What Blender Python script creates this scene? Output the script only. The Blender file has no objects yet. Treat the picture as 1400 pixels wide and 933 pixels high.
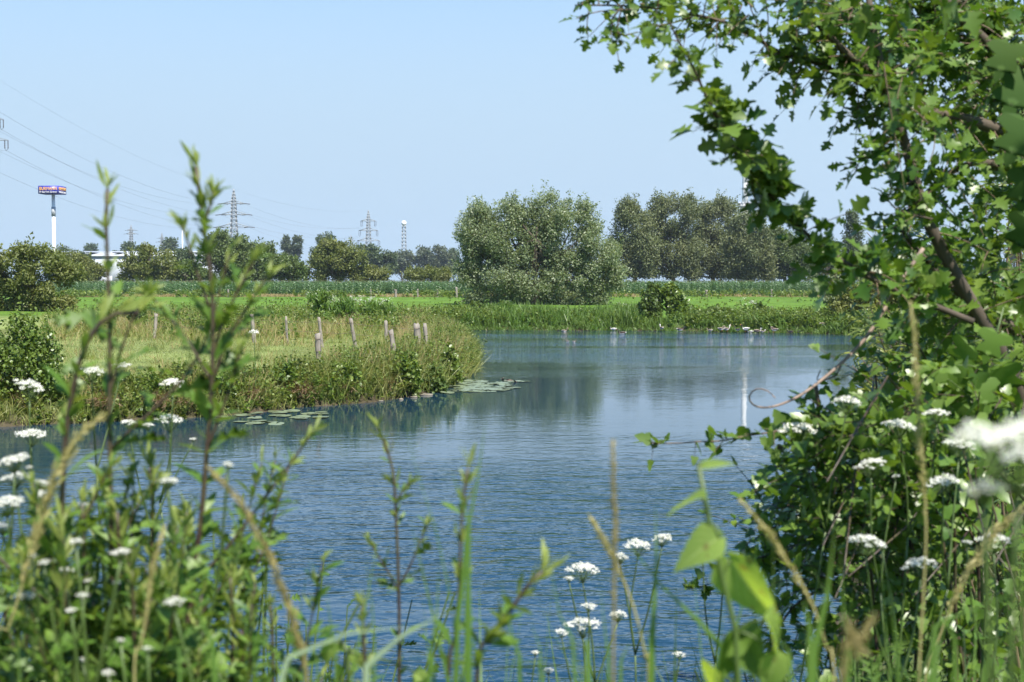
import bpy, math, random
import numpy as np
PI = math.pi
sc = bpy.context.scene
col = sc.collection
rng = np.random.default_rng(7)
random.seed(7)

# ------------------------------------------------------------------ camera
F = 1950.0                      # focal length in pixels of the 1400 px wide photograph
EYE = 2.8                       # eye height above the water
PITCH = math.atan((466.5 - 386.0) / F)
cd = bpy.data.cameras.new('camera')
cam = bpy.data.objects.new('camera', cd)
col.objects.link(cam)
cd.sensor_width = 36.0
cd.lens = F / 1400.0 * 36.0
cd.clip_start = 0.05
cd.clip_end = 20000.0
cam.location = (0, 0, EYE)
cam.rotation_euler = (PI / 2 - PITCH, 0, 0)
cd.dof.use_dof = True
cd.dof.focus_distance = 24.0
cd.dof.aperture_fstop = 7.0
cd.dof.aperture_blades = 7
sc.camera = cam

# ------------------------------------------------------------------ sky and sun
SUN_EL, SUN_AZ = math.radians(56), math.radians(150)    # azimuth clockwise from the view direction (+Y)
w = bpy.data.worlds.new('World')
sc.world = w
w.use_nodes = True
nt = w.node_tree
bg = nt.nodes['Background']
sky = nt.nodes.new('ShaderNodeTexSky')
sky.sky_type = 'NISHITA'
sky.sun_disc = False
sky.sun_elevation = SUN_EL
sky.sun_rotation = SUN_AZ
sky.air_density = 1.0
sky.dust_density = 0.15
sky.ozone_density = 4.5
# pale summer haze over the low sky, thinning upwards
tcw = nt.nodes.new('ShaderNodeTexCoord'); spw = nt.nodes.new('ShaderNodeSeparateXYZ')
nt.links.new(tcw.outputs['Generated'], spw.inputs[0])
mz = nt.nodes.new('ShaderNodeMapRange'); mz.interpolation_type = 'SMOOTHERSTEP'
mz.inputs[1].default_value = .05; mz.inputs[2].default_value = .42; mz.inputs[3].default_value = 1.0; mz.inputs[4].default_value = 0.0
nt.links.new(spw.outputs[2], mz.inputs[0])
mw = nt.nodes.new('ShaderNodeMix'); mw.data_type = 'RGBA'
hs = nt.nodes.new('ShaderNodeHueSaturation'); hs.inputs['Saturation'].default_value = 1.2; hs.inputs['Value'].default_value = 1.12
nt.links.new(sky.outputs[0], hs.inputs['Color'])
nt.links.new(mz.outputs[0], mw.inputs[0]); nt.links.new(hs.outputs[0], mw.inputs[6])
mw.inputs[7].default_value = (3.02, 4.02, 5.02, 1)
nt.links.new(mw.outputs[2], bg.inputs[0])
bg.inputs[1].default_value = 0.083
sd = bpy.data.lights.new('sun', 'SUN')
sd.energy = 5.0
sd.angle = math.radians(0.53)
sd.color = (1.0, 0.945, 0.86)
sun = bpy.data.objects.new('sun', sd)
col.objects.link(sun)
from mathutils import Vector, Matrix
sdir = Vector((math.sin(SUN_AZ) * math.cos(SUN_EL), math.cos(SUN_AZ) * math.cos(SUN_EL), math.sin(SUN_EL)))
sun.rotation_euler = sdir.to_track_quat('Z', 'Y').to_euler()
sun.location = (20, -20, 60)
sc.view_settings.view_transform = 'Standard'
sc.view_settings.look = 'None'
sc.view_settings.exposure = 1.15
sc.view_settings.gamma = 1.0
sc.cycles.use_denoising = True
sc.cycles.max_bounces = 8
sc.cycles.transparent_max_bounces = 8
sc.cycles.volume_bounces = 0
sc.cycles.use_adaptive_sampling = True
sc.cycles.adaptive_threshold = 0.015

# ------------------------------------------------------------------ helpers
def W(px, py, Y):
    """world point at depth Y seen at photograph pixel (px, py)"""
    u, v = (px - 700.0) / F, (466.5 - py) / F
    c, s = math.cos(PITCH), math.sin(PITCH)
    yw, zw = c + v * s, v * c - s
    k = Y / yw
    return np.array((u * k, Y, EYE + zw * k))

def nrm(a):
    return a / np.maximum(np.linalg.norm(a, axis=-1, keepdims=True), 1e-9)

def rnd(n):
    """random unit vectors"""
    return nrm(rng.normal(size=(n, 3)))

def frames(d, n, s):
    """matrices whose Y axis follows d and Z axis leans to n, scaled by s (scalar, (n,) or (n,3))"""
    y = nrm(d)
    z = nrm(n - (n * y).sum(-1, keepdims=True) * y + 1e-6)
    x = np.cross(y, z)
    M = np.stack((x, y, z), -1)
    s = np.asarray(s, float)
    if s.ndim == 0: return M * s
    if s.ndim == 1: return M * s[:, None, None]
    return M * s[:, None, :]

class G:
    """collects faces, links them as one mesh object"""
    def __init__(self):
        self.V, self.Fs, self.n = [], [], 0
    def add(self, v, f, m=0):
        v = np.asarray(v, float).reshape(-1, 3)
        f = np.asarray(f, int)
        self.V.append(v); self.Fs.append((f + self.n, m)); self.n += len(v)
    def inst(self, T, R, t, m=0):
        tv, tf = T
        n = len(t)
        if n == 0: return
        v = np.einsum('nij,kj->nki', R, tv) + t[:, None, :]
        off = (np.arange(n) * len(tv))
        if isinstance(tf, list):
            base = v.reshape(-1, 3)
            self.V.append(base)
            for f in tf:
                self.Fs.append(((f[None] + off[:, None, None]).reshape(-1, f.shape[1]) + self.n, m))
            self.n += len(base)
        else:
            self.add(v, (tf[None] + off[:, None, None]).reshape(-1, tf.shape[1]), m)
    def tubes(self, P, R, s=5, m=0, cap=True):
        P = np.asarray(P, float); R = np.asarray(R, float)
        if P.ndim == 2: P = P[None]; R = np.broadcast_to(R, P.shape[:2])
        n, k, _ = P.shape
        R = np.broadcast_to(R, (n, k))
        T = nrm(np.gradient(P, axis=1))
        ref = np.where(np.abs(T[:, :1, 2:3]) > .8, np.array((1., .13, 0)), np.array((.11, .07, 1.)))
        ref = np.broadcast_to(ref, T.shape)
        X = nrm(np.cross(T, ref)); Yv = np.cross(T, X)
        a = np.arange(s) * 2 * PI / s
        v = P[:, :, None] + R[:, :, None, None] * (X[:, :, None] * np.cos(a)[:, None] + Yv[:, :, None] * np.sin(a)[:, None])
        i = np.arange(k - 1)[:, None] * s; j = np.arange(s)[None]; j2 = (j + 1) % s
        q = np.stack((i + j, i + j2, i + s + j2, i + s + j), -1).reshape(-1, 4)
        off = (np.arange(n) * k * s)[:, None, None]
        base = self.n
        self.add(v, (q[None] + off).reshape(-1, 4), m)
        if cap:
            c = np.stack((np.arange(s)[::-1], (k - 1) * s + np.arange(s)))
            self.Fs.append(((c[None] + off).reshape(-1, s) + base, m))
    def box(self, c, h, rz=0, m=0, taper=1.0):
        s = np.array([(-1, -1, -1), (1, -1, -1), (1, 1, -1), (-1, 1, -1), (-1, -1, 1), (1, -1, 1), (1, 1, 1), (-1, 1, 1)], float)
        s[4:, :2] *= taper
        v = s * np.asarray(h, float)
        ca, sa = math.cos(rz), math.sin(rz)
        v = v @ np.array(((ca, sa, 0), (-sa, ca, 0), (0, 0, 1)))
        self.add(v + np.asarray(c, float), [(3, 2, 1, 0), (4, 5, 6, 7), (0, 1, 5, 4), (1, 2, 6, 5), (2, 3, 7, 6), (3, 0, 4, 7)], m)
    def bar(self, a, b, r, s=4, m=0):
        self.tubes(np.stack((np.asarray(a, float), np.asarray(b, float))), np.array((r, r)), s, m)
    def build(self, name, mats, parent=None, smooth=False):
        V = np.concatenate(self.V) if self.V else np.zeros((0, 3))
        me = bpy.data.meshes.new(name)
        me.vertices.add(len(V))
        org = np.zeros(3)
        if parent is not None: org = np.array(parent.location)
        me.vertices.foreach_set('co', (V - org).astype(np.float32).ravel())
        idx = np.concatenate([f.ravel() for f, m in self.Fs]).astype(np.int32)
        tot = np.concatenate([np.full(len(f), f.shape[1]) for f, m in self.Fs]).astype(np.int32)
        mi = np.concatenate([np.full(len(f), m) for f, m in self.Fs]).astype(np.int32)
        me.loops.add(len(idx)); me.loops.foreach_set('vertex_index', idx)
        me.polygons.add(len(tot))
        st = np.zeros(len(tot), np.int32); st[1:] = np.cumsum(tot)[:-1]
        me.polygons.foreach_set('loop_start', st)
        try: me.polygons.foreach_set('loop_total', tot)
        except Exception: pass
        for mm in (mats if isinstance(mats, (list, tuple)) else [mats]): me.materials.append(mm)
        me.polygons.foreach_set('material_index', mi)
        if smooth: me.polygons.foreach_set('use_smooth', np.ones(len(tot), bool))
        me.update(calc_edges=True)
        o = bpy.data.objects.new(name, me)
        col.objects.link(o)
        if parent is not None: o.parent = parent
        return o

def tag(o, label=None, cat=None, group=None, kind=None):
    if label: o['label'] = label
    if cat: o['category'] = cat
    if group: o['group'] = group
    if kind: o['kind'] = kind
    return o

def empty(name, loc, label, cat, group=None):
    o = bpy.data.objects.new(name, None)
    o.location = tuple(float(v) for v in loc)
    o.empty_display_size = .2
    col.objects.link(o)
    return tag(o, label, cat, group)

def copy_tree(o, parent=None):
    c = o.copy(); col.objects.link(c)
    if parent is not None: c.parent = parent
    for ch in list(o.children): copy_tree(ch, c)
    return c

def spline(pts, n):
    """Catmull-Rom through pts, n samples"""
    P = np.asarray(pts, float)
    if len(P) == 2:
        t = np.linspace(0, 1, n)[:, None]
        return P[0] * (1 - t) + P[1] * t
    Q = np.vstack((2 * P[0] - P[1], P, 2 * P[-1] - P[-2]))
    L = np.concatenate(([0], np.cumsum(np.linalg.norm(np.diff(P, axis=0), axis=1))))
    s = np.linspace(0, L[-1], n)
    k = np.clip(np.searchsorted(L, s, 'right') - 1, 0, len(P) - 2)
    t = ((s - L[k]) / np.maximum(L[k + 1] - L[k], 1e-9))[:, None]
    a, b, c, d = Q[k], Q[k + 1], Q[k + 2], Q[k + 3]
    return .5 * ((2 * b) + (c - a) * t + (2 * a - 5 * b + 4 * c - d) * t ** 2 + (3 * b - a - 3 * c + d) * t ** 3)

# ------------------------------------------------------------------ materials
def mat_base(name):
    m = bpy.data.materials.new(name); m.use_nodes = True
    N = m.node_tree.nodes; L = m.node_tree.links
    return m, N, L, N['Principled BSDF'], N['Material Output']

def node(N, t, **kw):
    n = N.new(t)
    for k, v in kw.items(): setattr(n, k, v)
    return n

def leafmat(name, c1, c2, transl=.3, rough=.5, nscale=.5, c3=None, back=None, spec=.4, tboost=1.5):
    """leaf: colour differs from leaf to leaf and from clump to clump, light shines through"""
    m, N, L, B, O = mat_base(name)
    ge = N.new('ShaderNodeNewGeometry')
    mx = node(N, 'ShaderNodeMix', data_type='RGBA')
    L.new(ge.outputs['Random Per Island'], mx.inputs[0])
    mx.inputs[6].default_value = (*c1, 1); mx.inputs[7].default_value = (*c2, 1)
    no = N.new('ShaderNodeTexNoise'); no.inputs['Scale'].default_value = nscale; no.inputs['Detail'].default_value = 2
    L.new(ge.outputs['Position'], no.inputs['Vector'])
    mr = N.new('ShaderNodeMapRange'); L.new(no.outputs[0], mr.inputs[0])
    mr.inputs[1].default_value = .38; mr.inputs[2].default_value = .66
    m2 = node(N, 'ShaderNodeMix', data_type='RGBA')
    L.new(mr.outputs[0], m2.inputs[0]); L.new(mx.outputs[2], m2.inputs[6])
    if c3 is None: c3 = tuple(.6 * a + .4 * b for a, b in zip(c2, (.10, .11, .03)))
    m3 = node(N, 'ShaderNodeMix', data_type='RGBA'); m3.inputs[0].default_value = .55
    L.new(mx.outputs[2], m3.inputs[6]); m3.inputs[7].default_value = (*c3, 1)
    L.new(m3.outputs[2], m2.inputs[7])
    out = m2.outputs[2]
    if back is not None:
        m4 = node(N, 'ShaderNodeMix', data_type='RGBA')
        L.new(ge.outputs['Backfacing'], m4.inputs[0]); L.new(out, m4.inputs[6]); m4.inputs[7].default_value = (*back, 1)
        out = m4.outputs[2]
    L.new(out, B.inputs['Base Color'])
    B.inputs['Roughness'].default_value = rough
    B.inputs['Specular IOR Level'].default_value = spec
    tr = N.new('ShaderNodeBsdfTranslucent')
    hs = N.new('ShaderNodeMix'); hs.data_type = 'RGBA'; hs.blend_type = 'MULTIPLY'; hs.inputs[0].default_value = 1
    L.new(out, hs.inputs[6]); hs.inputs[7].default_value = (tboost * 1.25, tboost * 1.2, tboost * .5, 1)
    L.new(hs.outputs[2], tr.inputs[0])
    ms = N.new('ShaderNodeMixShader'); ms.inputs[0].default_value = transl
    L.new(B.outputs[0], ms.inputs[1]); L.new(tr.outputs[0], ms.inputs[2])
    L.new(ms.outputs[0], O.inputs[0])
    return m

def solid(name, c, rough=.6, var=.25, scale=3.0, metal=0.0, bump=0.0, stretch=(1, 1, 1), coord='Object', c2=None):
    m, N, L, B, O = mat_base(name)
    tc = N.new('ShaderNodeTexCoord'); mp = N.new('ShaderNodeMapping'); mp.inputs['Scale'].default_value = stretch
    L.new(tc.outputs[coord], mp.inputs[0])
    no = N.new('ShaderNodeTexNoise'); no.inputs['Scale'].default_value = scale; no.inputs['Detail'].default_value = 5
    L.new(mp.outputs[0], no.inputs['Vector'])
    mx = node(N, 'ShaderNodeMix', data_type='RGBA')
    mr = N.new('ShaderNodeMapRange'); mr.inputs[1].default_value = .3; mr.inputs[2].default_value = .7
    L.new(no.outputs[0], mr.inputs[0]); L.new(mr.outputs[0], mx.inputs[0])
    mx.inputs[6].default_value = (*c, 1)
    mx.inputs[7].default_value = (*(c2 if c2 else tuple(x * (1 - var) for x in c)), 1)
    L.new(mx.outputs[2], B.inputs['Base Color'])
    B.inputs['Roughness'].default_value = rough; B.inputs['Metallic'].default_value = metal
    if bump:
        bp = N.new('ShaderNodeBump'); bp.inputs['Strength'].default_value = bump; bp.inputs['Distance'].default_value = .02
        L.new(no.outputs[0], bp.inputs['Height']); L.new(bp.outputs[0], B.inputs['Normal'])
    return m

M = {}
M['willow'] = leafmat('willow_leaf', (.095, .135, .058), (.165, .205, .105), .25, .5, .35, c3=(.10, .14, .05), back=(.21, .25, .15), spec=.5)
M['grove'] = leafmat('grove_leaf', (.062, .088, .03), (.115, .14, .055), .22, .55, .22, c3=(.13, .14, .05), back=(.13, .155, .08))
M['olive'] = leafmat('olive_leaf', (.075, .10, .02), (.135, .165, .04), .28, .55, .3, c3=(.15, .155, .04))
M['bushgreen'] = leafmat('bush_leaf', (.055, .095, .022), (.10, .15, .035), .28, .5, .3)
M['maple'] = leafmat('maple_leaf', (.05, .085, .022), (.095, .135, .04), .25, .55, .25)
M['fardark'] = leafmat('far_dark_leaf', (.035, .065, .02), (.06, .09, .032), .2, .6, .15)
M['poplar'] = leafmat('poplar_leaf', (.05, .075, .04), (.08, .10, .055), .2, .6, .15)
M['corn'] = leafmat('corn_leaf', (.05, .115, .035), (.095, .17, .06), .25, .42, .15, c3=(.07, .13, .05), spec=.5)
M['tassel'] = leafmat('tassel', (.11, .13, .05), (.16, .16, .07), .2, .7)
M['reed'] = leafmat('reed_leaf', (.065, .14, .022), (.12, .20, .04), .3, .45, .5)
M['tallgrass'] = leafmat('tall_grass_leaf', (.10, .155, .03), (.20, .225, .065), .3, .5, .9, c3=(.25, .235, .08))
M['drygrass'] = leafmat('dry_grass_leaf', (.20, .15, .065), (.34, .27, .13), .25, .6, .7, c3=(.24, .19, .08))
M['deadroot'] = leafmat('dead_grass_leaf', (.19, .12, .075), (.30, .20, .13), .15, .7, .9, c3=(.16, .10, .06))
M['herb'] = leafmat('herb_leaf', (.045, .10, .016), (.16, .225, .04), .3, .45, .9, c3=(.15, .17, .04))
M['meadowblade'] = leafmat('meadow_blade', (.125, .175, .05), (.20, .235, .085), .33, .5, .4, c3=(.24, .235, .11))
M['leftbush'] = leafmat('alder_leaf', (.06, .11, .018), (.115, .175, .03), .28, .4, .9, c3=(.14, .18, .03), spec=.5)
M['hawthorn'] = leafmat('hawthorn_leaf', (.034, .086, .012), (.105, .175, .026), .26, .38, 3.0, c3=(.12, .16, .03), spec=.42, tboost=1.9)
M['bramble'] = leafmat('bramble_leaf', (.05, .115, .016), (.13, .205, .03), .24, .38, 2.5, c3=(.09, .14, .025), spec=.5, tboost=1.9)
M['ivy'] = leafmat('ivy_leaf', (.035, .085, .015), (.09, .15, .03), .25, .35, 3, spec=.5)
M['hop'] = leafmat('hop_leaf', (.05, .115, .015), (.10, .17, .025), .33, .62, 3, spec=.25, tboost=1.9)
M['hopshade'] = leafmat('shade_tinted_hop_leaf', (.022, .055, .01), (.04, .085, .014), .2, .7, 3, spec=.15)  # hop leaf darkened and dulled, its shade put into the colour
M['sallow'] = leafmat('narrow_willow_leaf', (.075, .13, .02), (.16, .21, .045), .35, .4, 2, c3=(.22, .21, .05), back=(.2, .25, .13), spec=.5)
M['mugwort'] = leafmat('mugwort_leaf', (.036, .098, .012), (.115, .195, .028), .30, .45, 5, c3=(.10, .165, .025), back=(.10, .16, .04), tboost=2.0)
M['mugtip'] = leafmat('mugwort_tip', (.14, .20, .04), (.25, .30, .08), .35, .5, 3)
M['blade'] = leafmat('grass_blade', (.05, .125, .02), (.12, .20, .04), .38, .42, 3, tboost=1.9)
M['paleblade'] = leafmat('pale_blade', (.20, .28, .17), (.26, .33, .22), .25, .4, 3, spec=.5)
M['bindweed'] = leafmat('bindweed_leaf', (.17, .26, .05), (.24, .33, .08), .5, .45, 8, c3=(.19, .26, .06), tboost=1.7)
M['umbleaf'] = leafmat('umbel_leaf', (.05, .11, .02), (.10, .17, .03), .33, .5, 3)
M['petal'] = leafmat('white_petal', (.78, .79, .72), (.84, .84, .80), .25, .6, 8, c3=(.8, .8, .74), tboost=.55)
M['greenstem'] = solid('green_stem', (.07, .115, .025), .5, .3, 20)
M['darkstem'] = solid('dark_stem', (.03, .014, .014), .5, .4, 30, c2=(.06, .05, .02))
M['seedhead'] = leafmat('seed_head', (.32, .29, .11), (.45, .40, .18), .3, .6, 6, tboost=1.0)
M['seedbrown'] = leafmat('brown_seed_head', (.20, .17, .06), (.31, .26, .11), .3, .6, 6, tboost=1.0)
M['bark'] = solid('bark', (.085, .065, .045), .85, .5, 14, bump=.6, stretch=(1, 1, .25))
M['twig'] = solid('twig_bark', (.15, .10, .06), .7, .5, 40, stretch=(1, 1, .3))
M['deadtwig'] = solid('dead_twig_bark', (.27, .20, .155), .8, .4, 60, c2=(.16, .115, .09))
M['post'] = solid('weathered_wood', (.27, .24, .20), .85, .5, 9, bump=.5, stretch=(3, 3, .5))
M['wire'] = solid('rusty_wire', (.18, .13, .10), .6, .3, 20)
M['steel'] = solid('galvanised_steel', (.30, .32, .33), .5, .2, 2, metal=.3)
M['cable'] = solid('cable', (.16, .17, .19), .5, .1, 1)
M['insulator'] = solid('insulator', (.08, .075, .08), .35, .2, 5)
M['white'] = solid('white_paint', (.80, .80, .79), .5, .06, .5)
M['greypaint'] = solid('grey_paint', (.38, .40, .42), .5, .1, .5)
M['concrete'] = solid('concrete', (.45, .45, .43), .8, .2, .6)
M['hallroof'] = solid('hall_roof_sheet', (.40, .43, .46), .45, .08, .2)
M['hallwall'] = solid('hall_wall_sheet', (.40, .43, .46), .5, .1, .15)
M['darkglass'] = solid('dark_glass', (.04, .05, .06), .15, .2, 1)
M['signblue'] = solid('sign_blue', (.025, .035, .30), .4, .1, 1)
M['signorange'] = solid('sign_orange', (.95, .46, .06), .5, .1, 1)
M['signwhite'] = solid('sign_white', (.8, .8, .82), .5, .05, 1)
M['stone'] = solid('shore_stone', (.20, .18, .14), .85, .45, 6, bump=.5)
M['lily'] = leafmat('lily_pad', (.13, .17, .10), (.22, .26, .18), .05, .4, 1.2, c3=(.15, .18, .07), spec=.5)
M['lilybrown'] = solid('brown_lily_leaf', (.16, .10, .06), .7, .4, 20)
M['gb'] = solid('brown_plumage', (.12, .085, .06), .8, .5, 25)
M['gg'] = solid('grey_brown_plumage', (.24, .19, .15), .8, .4, 25)
M['gk'] = solid('black_plumage', (.02, .02, .02), .7, .3, 25)
M['gw'] = solid('white_plumage', (.58, .56, .53), .8, .08, 25)
M['go'] = solid('orange_bill', (.55, .22, .06), .5, .1, 25)

# ------------------------------------------------------------------ terrain and water
POND = np.array([(-60, 9), (-25, 8.6), (-10, 7.6), (-4, 6.7), (0, 6.3), (1.2, 6.6), (2.0, 9), (3.5, 15), (6.5, 25), (11.5, 40), (17, 62),
                 (18.6, 74), (16.5, 77.5), (8, 82.2), (0, 83), (-5, 83), (-8, 80), (-4.5, 77), (-2.9, 70), (-1.9, 58), (-1.25, 48),
                 (-1.35, 42.3), (-1.9, 37.2), (-2.6, 34.6), (-3.2, 33.4), (-3.9, 32.6), (-4.9, 31.6), (-5.9, 29.8), (-8, 28.5), (-10, 27.6),
                 (-16, 27), (-30, 28), (-60, 30)], float)

def sdf(x, y):
    """signed distance to the pond's edge, positive on land"""
    x = np.asarray(x, float); y = np.asarray(y, float)
    d = np.full(x.shape, 1e9); ins = np.zeros(x.shape, bool)
    for i in range(len(POND)):
        a, b = POND[i], POND[(i + 1) % len(POND)]
        ex, ey = b - a
        t = np.clip(((x - a[0]) * ex + (y - a[1]) * ey) / (ex * ex + ey * ey), 0, 1)
        d = np.minimum(d, np.hypot(x - a[0] - t * ex, y - a[1] - t * ey))
        c = ((a[1] > y) != (b[1] > y)) & (x < (b[0] - a[0]) * (y - a[1]) / (b[1] - a[1] + 1e-12) + a[0])
        ins ^= c
    return np.where(ins, -d, d)

def sst(a, b, x):
    t = np.clip((x - a) / (b - a), 0, 1)
    return t * t * (3 - 2 * t)

def wob(x, y, f=1.0):
    return (np.sin(x * 1.7 * f + 1.3 * np.sin(y * .9 * f)) + np.sin(y * 2.1 * f + 1.7 * np.sin(x * 1.1 * f)) + np.sin((x + y) * 3.3 * f)) / 3

def ground(x, y, d=None):
    x = np.asarray(x, float); y = np.asarray(y, float)
    if d is None: d = sdf(x, y)
    d = d + .18 * wob(x, y, 1.1)
    far = np.where(d > 0, .10 * sst(0, .2, d) + .30 * sst(.1, .7, d) + .25 * sst(.5, 3.5, d) + .1 * sst(4, 30, d), d * .5)
    near = np.where(d > 0, .1 * sst(0, .3, d) + 1.1 * sst(.2, 4.2, d), d * .5)
    k = sst(16, 9, y)
    z = far * (1 - k) + near * k
    z = np.maximum(z, -1.2)
    return z + np.where(d > .5, .05 * wob(x, y, .5), 0)

def axis(lo, hi, step, far0, far1, n):
    mid = np.arange(lo, hi + step, step)
    g = np.geomspace(step * 2, 1, 1)
    up = hi + (np.geomspace(1, 1 + far1 - hi, n) - 1)[1:]
    dn = lo - (np.geomspace(1, 1 + lo - far0, n) - 1)[1:]
    return np.concatenate((dn[::-1], mid, up))

gx = axis(-34, 26, .35, -2400, 2400, 34)
gy = axis(0, 100, .4, -300, 3200, 40)
XX, YY = np.meshgrid(gx, gy)
DD = sdf(XX, YY)
ZZ = ground(XX, YY, DD)
g = G()
nx, ny = len(gx), len(gy)
i = np.arange(ny - 1)[:, None] * nx + np.arange(nx - 1)[None]
g.add(np.stack((XX, YY, ZZ), -1), np.stack((i, i + 1, i + nx + 1, i + nx), -1).reshape(-1, 4))

def groundmat():
    m, N, L, B, O = mat_base('meadow_ground')
    at = N.new('ShaderNodeAttribute'); at.attribute_name = 'soil'
    ge = N.new('ShaderNodeNewGeometry')
    n1 = N.new('ShaderNodeTexNoise'); n1.inputs['Scale'].default_value = .35; n1.inputs['Detail'].default_value = 8; n1.inputs['Roughness'].default_value = .7
    n2 = N.new('ShaderNodeTexNoise'); n2.inputs['Scale'].default_value = 9; n2.inputs['Detail'].default_value = 4
    mp = N.new('ShaderNodeMapping'); mp.inputs['Scale'].default_value = (1, .35, 1)
    L.new(ge.outputs['Position'], mp.inputs[0]); L.new(mp.outputs[0], n1.inputs['Vector'])
    L.new(ge.outputs['Position'], n2.inputs['Vector'])
    r1 = N.new('ShaderNodeMapRange'); r1.inputs[1].default_value = .3; r1.inputs[2].default_value = .7; r1.inputs[3].default_value = .6; r1.inputs[4].default_value = 1.42
    L.new(n1.outputs[0], r1.inputs[0])
    r2 = N.new('ShaderNodeMapRange'); r2.inputs[1].default_value = .3; r2.inputs[2].default_value = .7; r2.inputs[3].default_value = .7; r2.inputs[4].default_value = 1.3
    L.new(n2.outputs[0], r2.inputs[0])
    mu = node(N, 'ShaderNodeMath', operation='MULTIPLY'); L.new(r1.outputs[0], mu.inputs[0]); L.new(r2.outputs[0], mu.inputs[1])
    vm = node(N, 'ShaderNodeVectorMath', operation='SCALE'); L.new(at.outputs['Color'], vm.inputs[0]); L.new(mu.outputs[0], vm.inputs['Scale'])
    L.new(vm.outputs[0], B.inputs['Base Color'])
    B.inputs['Roughness'].default_value = .9; B.inputs['Specular IOR Level'].default_value = .1
    bp = N.new('ShaderNodeBump'); bp.inputs['Strength'].default_value = .6; bp.inputs['Distance'].default_value = .05
    L.new(n2.outputs[0], bp.inputs['Height']); L.new(bp.outputs[0], B.inputs['Normal'])
    return m

ter = tag(g.build('ground', groundmat(), smooth=True), kind='structure')
x, y, d = XX.ravel(), YY.ravel(), DD.ravel()
def lerp(c, c2, k): return c * (1 - k[:, None]) + np.array(c2) * k[:, None]
C = np.tile((.078, .145, .018), (len(x), 1)).astype(float)                # far mown meadow
C = lerp(C, (.155, .19, .06), sst(92, 80, y) * (x < -1))                 # the pale meadow of the left bank
C = lerp(C, (.07, .10, .03), sst(3.2, 1.5, d) * (d > 0))
C = lerp(C, (.06, .05, .03), sst(.6, .1, d))                            # mud along the water
C = lerp(C, (.22, .18, .08), sst(196, 200, y) * sst(212, 208, y))
C = lerp(C, (.06, .08, .03), sst(210, 240, y))
a = ter.data.attributes.new('soil', 'FLOAT_COLOR', 'POINT')
a.data.foreach_set('color', np.c_[C, np.ones(len(C))].astype(np.float32).ravel())

def watermat():
    m, N, L, B, O = mat_base('pond_water')
    ge = N.new('ShaderNodeNewGeometry')
    def noise(scale, st, det=2, rough=.5, dist=0.0):
        mp = N.new('ShaderNodeMapping'); mp.inputs['Scale'].default_value = st
        mp.inputs['Rotation'].default_value = (0, 0, math.radians(8))
        L.new(ge.outputs['Position'], mp.inputs[0])
        n = N.new('ShaderNodeTexNoise'); n.inputs['Scale'].default_value = scale; n.inputs['Detail'].default_value = det
        n.inputs['Roughness'].default_value = rough; n.inputs['Distortion'].default_value = dist
        L.new(mp.outputs[0], n.inputs['Vector']); return n.outputs[0]
    def math_(op, a, b=None):
        n = node(N, 'ShaderNodeMath', operation=op)
        for k, v in ((0, a), (1, b)):
            if v is None: continue
            if isinstance(v, (int, float)): n.inputs[k].default_value = v
            else: L.new(v, n.inputs[k])
        return n.outputs[0]
    def mrange(v, a, b, c, d_):
        n = N.new('ShaderNodeMapRange'); L.new(v, n.inputs[0])
        for k, t in zip((1, 2, 3, 4), (a, b, c, d_)): n.inputs[k].default_value = t
        return n.outputs[0]
    chop = noise(2.6, (.55, 1, 1), 3, .55, .4)
    fine = noise(9, (.6, 1, 1), 2, .5)
    h = math_('ADD', math_('MULTIPLY', chop, 1.0), math_('MULTIPLY', fine, .30))
    gust = mrange(noise(.06, (.5, 1.6, 1), 3, .6), .40, .60, .30, 1.3)   # patches of breeze
    sp = N.new('ShaderNodeSeparateXYZ'); L.new(ge.outputs['Position'], sp.inputs[0])
    shelter = math_('MAXIMUM', mrange(sp.outputs[1], 13, 27, 1.0, .045), math_('MULTIPLY', mrange(sp.outputs[1], 40, 60, 0.0, 1.0),
                    mrange(noise(.16, (.25, 1.5, 1), 2, .5),  .40, .60, .22, .95)))       # calmer in the lee, breeze bands further out
    bp = N.new('ShaderNodeBump'); bp.inputs['Distance'].default_value = WAVE
    L.new(math_('MULTIPLY', gust, shelter), bp.inputs['Strength'])
    L.new(h, bp.inputs['Height']); L.new(bp.outputs[0], B.inputs['Normal'])
    B.inputs['Base Color'].default_value = (.010, .033, .056, 1)
    B.inputs['Roughness'].default_value = .04; B.inputs['IOR'].default_value = 1.333
    return m
WAVE = .10
g = G()
g.add([(-70, 4, 0), (30, 4, 0), (30, 90, 0), (-70, 90, 0)], [(0, 1, 2, 3)])
tag(g.build('water', watermat()), kind='structure')

# haze: one even body of air round everything
def hazemat():
    m = bpy.data.materials.new('haze_air'); m.use_nodes = True
    N = m.node_tree.nodes; L = m.node_tree.links
    N.remove(N['Principled BSDF'])
    v = N.new('ShaderNodeVolumePrincipled'); v.inputs['Density'].default_value = .00012; v.inputs['Color'].default_value = (.74, .86, 1.0, 1)
    v.inputs['Anisotropy'].default_value = .2
    L.new(v.outputs[0], N['Material Output'].inputs['Volume'])
    return m
g = G(); g.box((0, 1450, 57), (2500, 1850, 61))
HAZE = tag(g.build('haze', hazemat()), 'pale blue haze lying over the far trees', kind='stuff')

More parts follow.
